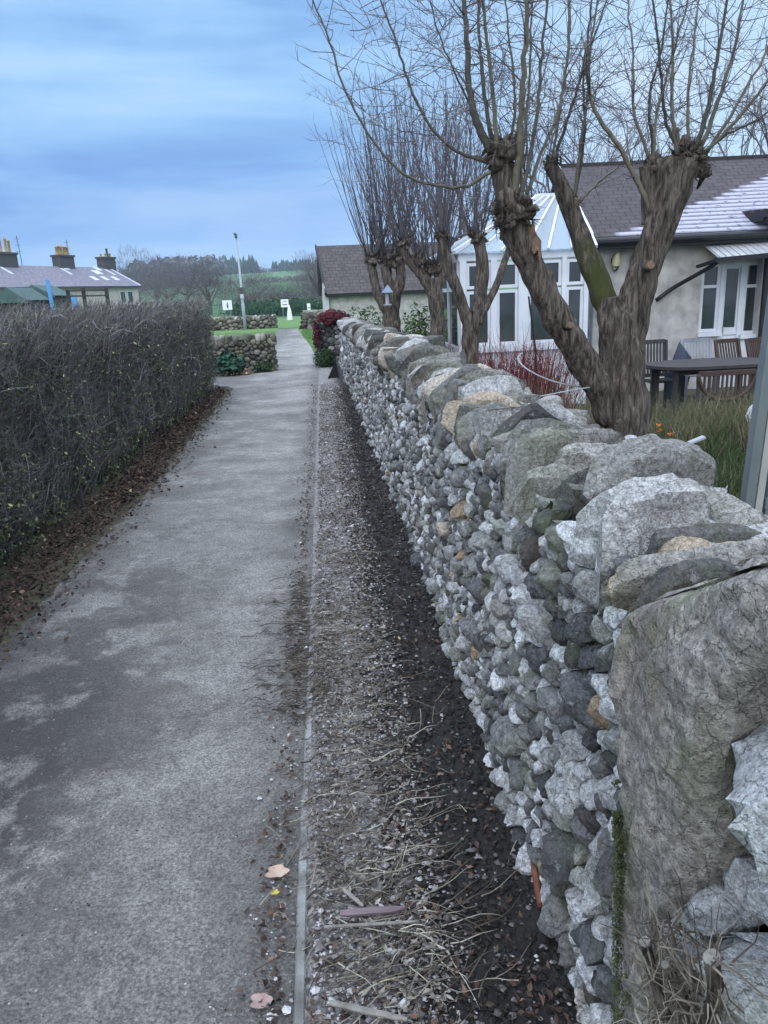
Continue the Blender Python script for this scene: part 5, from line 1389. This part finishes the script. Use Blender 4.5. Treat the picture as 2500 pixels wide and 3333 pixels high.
# ---------------------------------------------------------------- outbuilding
ob = thing('outbuilding', 'low grey outbuilding with a dark tiled roof behind the fourth pollard', 'outbuilding', (P(712, 640, 30).x, 30, -.6))
XL = P(712, 640, 30).x; ez = P(760, 632, 30).z; rzo = P(702, 533, 31.6).z; XR = 6.2
mb = MB(); mb.box((XL, 30, -.8), (XR, 33.2, ez)); ob.rotation_euler = (0, 0, radians(5)); 
mb.add([(XL, 30, ez), (XL, 33.2, ez), (XL, 31.6, rzo-.06)], [(0, 1, 2)]); mb.build('wall', M['render'], ob)
roofpart('roof', ob, [(XL-.12, 29.8, ez-.05), (XR, 29.8, ez-.05), (XR, 31.6, rzo), (XL-.25, 31.6, rzo)], [(0, 0), (6, 0), (6, 2.4), (0, 2.4)], M['slate_far'])
roofpart('roof', ob, [(XL-.12, 33.4, ez-.05), (XR, 33.4, ez-.05), (XR, 31.61, rzo), (XL-.25, 31.61, rzo)], [(0, 0), (6, 0), (6, 2.4), (0, 2.4)], M['slate_far'])
mb = MB(); mb.bar((XL-.16, 29.78, ez-.08), (XR, 29.78, ez-.08), .09, .10); mb.build('gutter', M['dark'], ob)
mb = MB(); mb.bar((XL-.16, 29.8, ez-.02), (XL-.27, 31.6, rzo+.04), .05, .16); mb.build('verge_board', M['dark'], ob)
mb = MB(); mb.add([(XL-.30, 29.9, -.8), (XL-.02, 29.9, -.8), (XL-.02, 30.3, -.8), (XL-.30, 30.3, -.8), (XL-.22, 29.9, ez+.4), (XL-.04, 29.9, ez-.1), (XL-.04, 30.3, ez-.1), (XL-.22, 30.3, ez+.4)], [(0, 3, 2, 1), (4, 5, 6, 7), (0, 1, 5, 4), (1, 2, 6, 5), (2, 3, 7, 6), (3, 0, 4, 7)]); mb.build('buttress', M['render2'], ob)
# bird feeder
p = P(836, 632, 14.3); bf = thing('bird_feeder', 'small pale blue roofed bird feeder hanging in the fourth pollard', 'bird feeder', tuple(p))
mb = MB(); mb.add([(p.x-.10, 14.2, p.z), (p.x+.10, 14.2, p.z), (p.x+.10, 14.4, p.z), (p.x-.10, 14.4, p.z), (p.x+.02, 14.3, p.z+.14)], [(0, 1, 4), (1, 2, 4), (2, 3, 4), (3, 0, 4), (3, 2, 1, 0)]); mb.build('roof', M['feeder'], bf)
mb = MB(); mb.tube([p+Vector((0, 0, -.2)), p+Vector((0, 0, .01))], .035, 10); mb.box((p.x-.07, 14.23, p.z-.22), (p.x+.07, 14.37, p.z-.2)); mb.build('seed_tube', M['plastic_clear'], bf)
mb = MB(); mb.tube([p+Vector((.02, 0, .13)), p+Vector((.02, 0, .6))], .004, 4); mb.build('wire', M['dark'], bf)

# ---------------------------------------------------------------- terrace row
u_ = Vector((.37, .93, 0)).normalized(); n_ = Vector((u_.y, -u_.x, 0))
E = P(297, 617, 103); E.z = 0; off_ = -44
TM = Matrix(((u_.x, -n_.x, 0, E.x), (u_.y, -n_.y, 0, E.y), (0, 0, 1, 0), (0, 0, 0, 1)))  # x along the row, y into the house
ter = thing('terrace_row', 'long slate roofed terrace of cottages far off beyond the hedge', 'terrace', tuple(E))
EZ, RZ, DP = 3.75, 6.0, 4.2
mb = MB(); mb.box((-44, 0, -1), (0, 2*DP, EZ-.05), mat=TM); g_ = [TM @ Vector(q) for q in ((0, 0, EZ-.05), (0, 2*DP, EZ-.05), (0, DP, RZ-.1))]; mb.add([tuple(q) for q in g_], [(0, 1, 2)]); mb.build('wall', M['cream'], ter)
sl_l = sqrt(DP**2+2.25**2)
roofpart('roof', ter, [TM @ Vector(q) for q in ((-44, -.3, EZ-.16), (.2, -.3, EZ-.16), (.2, DP, RZ), (-44, DP, RZ))], [(0, 0), (44, 0), (44, sl_l), (0, sl_l)], M['slate_row'], .1)
roofpart('roof', ter, [TM @ Vector(q) for q in ((-44, 2*DP+.3, EZ-.16), (.2, 2*DP+.3, EZ-.16), (.2, DP+.01, RZ), (-44, DP+.01, RZ))], [(0, 0), (44, 0), (44, sl_l), (0, sl_l)], M['slate_row'], .1)
mb = MB(); mb.bar(TM @ Vector((.2, -.3, EZ-.05)), TM @ Vector((.2, DP, RZ+.1)), .25, .15); mb.build('verge_coping', M['frost'], ter)
def row_x(px, py, yy=DP):   # distance along the row whose ridge projects at px
    best = min(range(-4400, 10), key=lambda k: abs(projx(TM @ Vector((k/100, yy, RZ)))-px)); return best/100
def projx(p):
    w_ = p-EYE; d = -w_.dot(CAMZ_); return (1250+2500*w_.dot(CAMX_)/d)*1659/2500
CAMX_ = CAMX; CAMZ_ = CAMZ.normalized()
# camera looks along -Z of its frame; CAM rows hold right, up, back
CAMR = Vector(CAMX); CAMB = Vector(CAMZ)
for i, (px, wd, lab) in enumerate(((12, 2.6, 0), (139, 2.5, 1), (233, 2.3, 2))):
    xx = row_x(px, 0); c = MB(); c.box((xx-wd*.5, DP-.55, RZ-.75), (xx+wd*.5, DP+.55, RZ+1.15), mat=TM); c.box((xx-wd*.5-.12, DP-.67, RZ+1.15), (xx+wd*.5+.12, DP+.67, RZ+1.36), mat=TM)
    st_ = c.build('chimney', M['stack'], ter)
    rr = random.Random(i+40); pots = {0: [(-.9, .5, 1), (-.1, 1.3, 0), (.25, 1.5, 0), (.75, 1.3, 0)], 1: [(-.9, .95, 0), (-.6, 1.05, 0), (-.25, .95, 0), (.05, 1.1, 0), (.35, 1., 0), (.62, 1.05, 0), (.9, .95, 0)], 2: [(-.8, .35, 0), (-.2, .45, 0), (.25, 1.05, 1), (.7, .45, 0)]}[i]
    for (q, hh, dk) in pots:
        m_ = MB(); b_ = TM @ Vector((xx+q*wd*.45, DP+rr.uniform(-.2, .2), RZ+1.35)); m_.tube([b_, b_+Vector((0, 0, hh*.1)), b_+Vector((0, 0, hh*.85)), b_+Vector((0, 0, hh*.86)), b_+Vector((0, 0, hh))], [.17, .15, .12, .16, .15], 10)
        o = m_.build('chimney_pot', M['pot_dark' if dk else 'pot'], ter, True); o.parent = st_; o.location = (0, 0, 0)
    m_ = MB(); m_.bar(TM @ Vector((xx-wd*.5, DP-1.9, RZ-.93)), TM @ Vector((xx-wd*.5, DP-.5, RZ-.17)), .38, .1)
    o = m_.build('flashing', M['frost'], ter); 
for px, wd, hh in ((55, 0, 3.2), (160, 0, 3.2)):
    xx = row_x(px, 0); m_ = MB(); b_ = TM @ Vector((xx, DP+.4, RZ)); m_.tube([b_, b_+Vector((-.12, 0, hh))], .035, 6)
    for q in (.5, .7, .9): m_.bar(b_+Vector((-.35-.1*q, 0, hh*q)), b_+Vector((.25-.1*q, 0, hh*q)), .03, .03)
    m_.build('aerial', M['dark'], ter)
for px, ff in ((160, .86), (237, .55), (150, .36), (158, .34), (172, .36), (226, .4), (250, .38)):
    pass
def roofpt(xx, f): return TM @ Vector((xx, lerp(-.3, DP, f), lerp(EZ-.16, RZ, f)))
for (xx, f, w_) in ((row_x(160, 0)-2.6, .82, .9), (row_x(160, 0)+1.8, .60, 1.2), (row_x(160, 0)-.6, .28, .8), (row_x(160, 0)+1.4, .28, .8), (row_x(160, 0)+3.4, .28, .8), (row_x(233, 0)-3., .8, .8)):
    a_ = roofpt(xx, f); b_ = roofpt(xx+w_, f); c_ = roofpt(xx+w_, f+.2); d2 = roofpt(xx, f+.2)
    roofpart('skylight', ter, [a_+Vector((0, 0, .1)), b_+Vector((0, 0, .1)), c_+Vector((0, 0, .1)), d2+Vector((0, 0, .1))], [(0, 0)]*4, M['frost'], .06)
for xx in (-2.4, -3.9, -17.5, -30.):
    f_ = MB(); f_.box((xx, -.06, 1.6), (xx+1.1, -.01, 3.1), mat=TM); wn = f_.build('window', M['upvc'], ter)
    g_ = MB(); g_.box((xx+.1, -.08, 1.7), (xx+1.0, -.061, 3.0), mat=TM); o = g_.build('pane', M['glass'], ter); o.parent = wn; o.location = (0, 0, 0)
f_ = MB(); f_.bar(TM @ Vector((-44, -.36, EZ-.2)), TM @ Vector((.2, -.36, EZ-.2)), .16, .16); f_.build('gutter', M['stack'], ter)

# allotment things just beyond the hedge
bp = P(106, 640, 30); mb = MB(); mb.bar((bp.x+.12, 30, -.1), tuple(P(102, 604, 30)), .12, .08); one('blue_post', 'tilted bright blue post poking up behind the hedge', 'post', mb, M['blue'])
p = P(90, 634, 60); mb = MB(); mb.box((p.x-3.0, 60, -.5), (p.x+2.4, 60.2, 2.35)); one('blue_hoarding', 'pale blue panel low against the cottage wall behind the blue post', 'panel', mb, M['blue'])
def shed(label, pxl, pxr, pytop, Y, h, mat, seed):
    a = P(pxl, 640, Y); b = P(pxr, 640, Y); tz_ = P((pxl+pxr)/2, pytop, Y).z
    t = thing('garden_shed', label, 'shed', ((a.x+b.x)/2, Y, -.1), 'sheds beyond the hedge')
    mb = MB(); mb.box((a.x, Y, -.1), (b.x, Y+2.5, tz_-h)); mb.build('wall', M['wood'], t)
    m = (a.x+b.x)/2; mb = MB(); z0 = tz_-h; vs = [(a.x-.2, Y-.2, z0), (m, Y-.2, tz_), (b.x+.2, Y-.2, z0), (a.x-.2, Y+2.7, z0), (m, Y+2.7, tz_), (b.x+.2, Y+2.7, z0), (a.x-.2, Y-.2, z0-.08), (b.x+.2, Y-.2, z0-.08)]
    mb.add(vs, [(0, 1, 4, 3), (1, 2, 5, 4), (0, 6, 7, 2, 1), (3, 4, 5)]); mb.build('roof', M[mat], t)
shed('small green roofed shed at the left edge beyond the hedge', -10, 50, 620, 34, .55, 'canvas', 1)
shed('wider grey green roofed shed just right of the leftmost shed', 38, 112, 615, 37, .5, 'canvas', 2)
tr = thing('wooden_frame', 'dark wooden trellis frame standing beyond the hedge before the cottages', 'trellis', (P(190, 640, 26).x, 26, 0))
for px in (146, 179, 229):
    a = P(px, 622 if px > 150 else 626, 26); mb = MB(); mb.bar((a.x, 26, -.1), (a.x, 26, a.z), .10, .10); mb.build('post', M['wood'], tr)
for py in (628, 640):
    mb = MB(); mb.bar(P(142, py, 25.93), P(232, py-2, 25.93), .09, .05); mb.build('rail', M['wood'], tr)

# ---------------------------------------------------------------- lamp post, signs, far fence
lp = P(530, 712, 41.3); tp = P(510, 508, 41.3)
lm_ = thing('lamp_post', 'tall pale grey lamp post standing on the strip of lawn before the far wall', 'lamp post', (lp.x, 41.3, 0))
d0 = Vector((lp.x, 41.3, 0)); d1 = Vector((tp.x, 41.3, tp.z))
mb = MB(); mb.tube([d0, d0.lerp(d1, .28), d0.lerp(d1, .29), d0.lerp(d1, .97)], [.09, .082, .062, .048], 12); mb.build('column', M['pole'], lm_, True)
mb = MB(); q = d0.lerp(d1, .97); mb.tube([q, q+Vector((-.02, -.03, .18))], [.07, .06], 10); mb.tube([q+Vector((-.02, -.03, .16)), q+Vector((-.05, -.3, .2))], [.07, .05], 10); mb.build('lamp_head', M['metal'], lm_, True)
mb = MB(); q = d0.lerp(d1, .42); mb.box((q.x-.09, 41.17, q.z-.16), (q.x+.09, 41.21, q.z+.16)); mb.build('band', M['signdark'], lm_)
mb = MB(); q = d0.lerp(d1, .36); mb.box((q.x-.085, 41.17, q.z-.1), (q.x+.085, 41.21, q.z+.1)); mb.build('notice', M['frost'], lm_)
def board(label, px, py, Y, w_, h_, marks):
    p = P(px, py, Y); t = thing('sign_board', label, 'sign', (p.x, Y, 0), 'white notice boards by the far field')
    mb = MB(); mb.box((p.x-w_/2, Y-.03, p.z-h_/2), (p.x+w_/2, Y, p.z+h_/2)); mb.build('panel', M['sign'], t)
    mb = MB()
    for (a, b, c, d) in marks: mb.box((p.x+a*w_, Y-.04, p.z+c*h_), (p.x+b*w_, Y-.031, p.z+d*h_))
    mb.build('print', M['signdark'], t)
    for s_ in ((-.3, .3) if w_ > .5 else (0,)):
        mb = MB(); mb.bar((p.x+s_*w_, Y+.03, 0), (p.x+s_*w_, Y+.03, p.z+h_*.4), .05, .05); mb.build('post', M['metal'], t)
board('left white notice board with a dark figure mark seen beside the end of the hedge', 491, 659, 50, .58, .58, [(-.06, .1, -.3, .1), (-.03, .07, .14, .28)])
board('middle white notice board with small red and dark lines right of the lamp post', 615, 655, 58, .55, .55, [(-.3, .3, -.22, -.12), (-.2, .25, .2, .26)])
board('small white notice board farther right in front of the green fence', 667, 664, 56, .24, .55, [(-.3, .3, -.1, 0)])
p = P(625, 672, 55); mb = MB(); mb.tube([(p.x, 55, 0), (p.x, 55, .5), (p.x, 55, 1.)], [.2, .15, .04], 8); one('white_marker', 'small white pointed marker post below the middle notice board', 'marker', mb, M['sign'])
fn = thing('metal_fence', 'dark green railing fence along the far side of the playing field', 'fence', (-4, 64, 0))
mb = MB()
for z in (.12, 1.15): mb.bar((-14, 64, z), (9, 64, z), .04, .04)
mb.build('rail', M['fence'], fn)
mb = MB(); x = -14
while x < 9: mb.bar((x, 64, .0), (x, 64, 1.28), .025, .02); x += .11
o = mb.build('railing', M['fence'], fn); o['kind'] = 'stuff'
for k in range(10):
    mb = MB(); mb.bar((-14+k*2.5, 64, 0), (-14+k*2.5, 64, 1.35), .07, .07); mb.build('post', M['fence'], fn)

# ---------------------------------------------------------------- far trees
fgroup = 'bare trees beyond the playing field'
def far_bare(label, px, Y, h, seed, wsp=1., mat='ftwig', n=5200, tone=(.1, .8), ht=.12):
    rr = random.Random(seed); b = P(px, 640, Y); b.z = hill_z(b.x, Y)
    t = thing('bare_tree', label, 'tree', tuple(b), fgroup); W = h*.42*wsp
    mb = MB(); mb.tube([b-Vector((0, 0, .3)), b+Vector((.1, 0, h*.2)), b+Vector((0, 0, h*.45))], [h*.03, h*.022, h*.012], 6, .3)
    for k in range(9):
        a = rr.uniform(0, 6.28); e = b+Vector((cos(a)*W*.7, sin(a)*W*.5, h*rr.uniform(.5, .85))); mb.tube([b+Vector((0, 0, h*rr.uniform(.15, .35))), (b+e)/2+Vector((0, 0, h*.12)), e], [h*.012, h*.008, h*.003], 4, .3)
    mb.build('trunk', M['bark2'], t)
    mb = MB(); c = b+Vector((0, 0, h*.55))
    for i in range(n):
        d = rv(rr).normalized(); q = rr.random()**.45; k = 1+.3*noise.noise(d*1.8+Vector((seed, 0, 0)))+.15*noise.noise(d*5+Vector((seed, 3, 0)))
        p = c+Vector((d.x*W, d.y*W, d.z*h*.47))*q*k
        if p.z < b.z+h*ht: continue
        e = (d+Vector((0, 0, .8))+rv(rr, .35)).normalized()*h*rr.uniform(.035, .09)
        ribbon(mb, [p, p+e*.5+rv(rr, h*.004), p+e], h*.0016, lerp(*tone, rr.random()), rnd=rr)
    mb.build('crown', M[mat], t)
labs = ['dense purple brown bare tree behind the lamp post', 'bushy bare tree between the lamp post and the middle notice board', 'bare tree filling the gap right of the middle notice board', 'bare hawthorn behind the small right notice board', 'greenish bare tree beside the outbuilding gable', 'dark bushy tree at the right hand end of the hedge', 'wide bare tree above the far end of the hedge', 'bare tree above the middle of the hedge end', 'yellowish bare tree right of the terrace', 'bare tree close to the gable of the terrace', 'low bare tree far behind the terrace gable', 'olive bare tree touching the outbuilding roof', 'low bare bush below the green hill']
for i, (px, Y, h, ws, tn) in enumerate(((540, 78, 4.6, 1.5, (.1, .6)), (575, 74, 3.7, 1.7, (.1, .7)), (618, 72, 3.0, 1.6, (0, .5)), (655, 70, 3.0, 1.5, (0, .6)), (676, 95, 6.4, 1.0, (.3, .9)), (452, 90, 5.6, 1.2, (0, .4)), (405, 120, 8.0, 1.5, (.2, .7)), (360, 135, 9.0, 1.6, (.1, .6)), (335, 150, 9.5, 1.4, (.3, .8)), (300, 170, 12.5, 1.3, (.1, .6)), (430, 170, 9.5, 1.8, (.1, .6)), (692, 80, 5.4, .9, (.3, .9)), (500, 84, 3.4, 1.6, (0, .5)))):
    far_bare(labs[i], px, Y, h, 200+i, ws, tone=tn, n=4200)
leafy('hedge_bushes', 'dark evergreen bushes massed behind the green fence', 'bushes', (P(600, 660, 67).x, 67.5, .6), (4.6, 1.2, .85), 5200, 'green', 91, .12, 0, .5)
# far hedgerows and conifers on the skyline
def conifer(mb, b, h, w_, rr):
    n = 7
    vs = []; fs = []
    mb.tube([b, b+Vector((0, 0, h*.3))], h*.02, 5)
    for k in range(9):
        z0 = h*(.12+.1*k); z1 = min(h, z0+h*.2); r = w_*(1-k/9.4)*rr.uniform(.85, 1.1); o = len(vs)
        for q in range(n*2):
            a = pi*q/n+k; rq = r*(1 if q % 2 else .62)*rr.uniform(.8, 1.15); vs.append((b.x+cos(a)*rq, b.y+sin(a)*rq, b.z+z0-rr.uniform(0, .05)*h))
        vs.append((b.x, b.y, b.z+z1)); fs += [(o+q, o+(q+1) % (2*n), o+2*n) for q in range(2*n)]
    mb.add(vs, fs)
rr = random.Random(88)
ci = 0
def add_conifer(px, Y, h, w_):
    b = P(px, 600, Y); b.z = hill_z(b.x, Y)-.5; mb = MB(); conifer(mb, b, h, w_, rr)
    o = mb.build('conifer', M['conifer'])
    return o
for (x0_, x1_, n, h, Y, lab, grp) in ((452, 556, 30, (10.5, 15.5), 600, 'dark conifer in the taller plantation on the skyline left of and behind the lamp post', 'conifers of the left plantation'), (592, 694, 26, (7.5, 10.5), 615, 'dark conifer in the lower plantation on the skyline above the notice boards', 'conifers of the right plantation')):
    for k in range(n):
        px = lerp(x0_, x1_, (k+rr.uniform(-.3, .3))/(n-1)); tag(add_conifer(px, Y+rr.uniform(-12, 12), rr.uniform(*h), rr.uniform(2.6, 4.)), lab, 'conifer', grp)
mb = MB()
for (pa, pb, Y, hh, n) in ((285, 480, 520, 11, 110), (560, 600, 610, 4, 20), (480, 700, 330, 2.2, 80), (280, 470, 330, 4.5, 70), (500, 690, 205, 1.8, 60), (150, 300, 600, 9, 50), (-60, 150, 640, 9, 60)):
    for k in range(n):
        px = rr.uniform(pa, pb); b = P(px, 600, Y+rr.uniform(-8, 8)); b.z = hill_z(b.x, b.y)
        H = hh*rr.uniform(.5, 1.2)
        for q in range(26):
            d = rv(rr).normalized(); p = b+Vector((d.x*H*.55, d.y*H*.5, H*.5+d.z*H*.45)); leaf(mb, p, H*.16, d+rv(rr, .5), rr.random(), rnd=rr)
tag(mb.build('distant_hedgerows', M['ftwig']), 'distant bare hedgerows and woods crossing the green hillside', 'woodland', kind='stuff')

# ---------------------------------------------------------------- sky, light
w = bpy.data.worlds.new('World'); sc.world = w; w.use_nodes = True
nt = w.node_tree; nt.nodes.clear(); T = NT(nt)
out = nt.nodes.new('ShaderNodeOutputWorld'); bg = nt.nodes.new('ShaderNodeBackground'); T.l(bg.outputs[0], out.inputs[0])
sky = nt.nodes.new('ShaderNodeTexSky'); sky.sky_type = 'NISHITA'; sky.sun_disc = False
SUN_EL = radians(24); SUN_AZ = radians(205)
sky.sun_elevation = SUN_EL; sky.sun_rotation = SUN_AZ
v = T.coord('Generated')
vb = T.coord('Generated', (1.0, 1.0, 9))
vb2 = T.coord('Generated', (1.3, 1.0, 3.0))
sx = T.n('ShaderNodeSeparateXYZ'); T.l(v, sx.inputs[0])
band = T.noise(vb, 1.5, 6, .55, .3)
band2 = T.noise(vb2, 3.6, 6, .6, .5)
f = T.math('ADD', T.math('MULTIPLY', band, .75), T.math('MULTIPLY', band2, .25))
cl = T.ramp(f, [(.38, (.75, 1.7, 4.5)), (.47, (1.2, 2.5, 5.5)), (.54, (1.9, 3.5, 6.3)), (.64, (3.1, 4.6, 6.9))])
el = T.ramp(sx.outputs[2], [(.0, (1.15, 2.5, 5.6)), (.05, (1.15, 2.5, 5.5)), (.10, (.92, 1.95, 4.75)), (.145, (1.15, 2.4, 5.2)), (.19, (2.5, 4.4, 6.5)), (.25, (2.9, 4.9, 6.8)), (.33, (2.2, 4.2, 6.5)), (1., (2.2, 3.9, 6.4))])
c = T.mix(.62, el, cl)
# brighter cloud to the right of the path
rt_ = T.ramp(sx.outputs[0], [(.0, 0.), (.42, 1.)])
c = T.mix(T.math('MULTIPLY', rt_, .8), c, (4.2, 5.7, 7.2))
# broken white gaps overhead and behind
gap = T.ramp(T.noise(T.coord('Generated', (1, 1, 1.4)), 4.2, 5, .55, .5), [(.5, 0.), (.68, 1.)])
gm = T.math('MULTIPLY', gap, T.ramp(sx.outputs[0], [(.1, .0), (.35, .8)]))
c = T.mix(T.math('MULTIPLY', gm, .8), c, (4.8, 5.7, 7.0))
# overcast neutral cloud behind the camera and overhead
bk = T.math('MULTIPLY', T.ramp(T.math('MULTIPLY', sx.outputs[1], -1.), [(0., 0.), (.5, 1.)]), T.ramp(sx.outputs[2], [(.0, .35), (.5, 1.)]))
c = T.mix(bk, c, (8.6, 9.9, 12.2))
c = T.mix(T.ramp(sx.outputs[2], [(.42, 0.), (.75, 1.)]), c, (17., 19.2, 23.2))
c = T.mix(.06, c, sky.outputs[0])
T.l(c, bg.inputs[0]); bg.inputs[1].default_value = .1
sun = bpy.data.lights.new('sun', 'SUN'); so = bpy.data.objects.new('sun', sun); COL.objects.link(so)
sun.energy = .65; sun.angle = radians(40); sun.color = (1, .97, .94)
dirv = Vector((sin(SUN_AZ)*cos(SUN_EL), cos(SUN_AZ)*cos(SUN_EL), sin(SUN_EL)))
so.rotation_euler = dirv.to_track_quat('Z', 'Y').to_euler(); so.location = (0, 0, 30)
vs_ = sc.view_settings; vs_.view_transform = 'Standard'; vs_.look = 'None'; vs_.gamma = 1; vs_.use_curve_mapping = False; vs_.exposure = 0.6
sc.cycles.max_bounces = 6; sc.cycles.transparent_max_bounces = 8
sc.cycles.use_denoising = True
# pale evening air between the lane and the hills
hz_ = MB(); hz_.box((-760, -45, -8), (760, 1150, 48)); ho = hz_.build('haze', None or bpy.data.materials.new('evening_haze')); tag(ho, kind='stuff')
hm = ho.data.materials[0]; hm.use_nodes = True; hm.node_tree.nodes.clear()
ho_ = hm.node_tree.nodes.new('ShaderNodeOutputMaterial'); pv = hm.node_tree.nodes.new('ShaderNodeVolumePrincipled')
pv.inputs['Color'].default_value = (.72, .84, 1, 1); pv.inputs['Density'].default_value = .00035; hm.node_tree.links.new(pv.outputs[0], ho_.inputs['Volume'])
sc.cycles.volume_bounces = 1
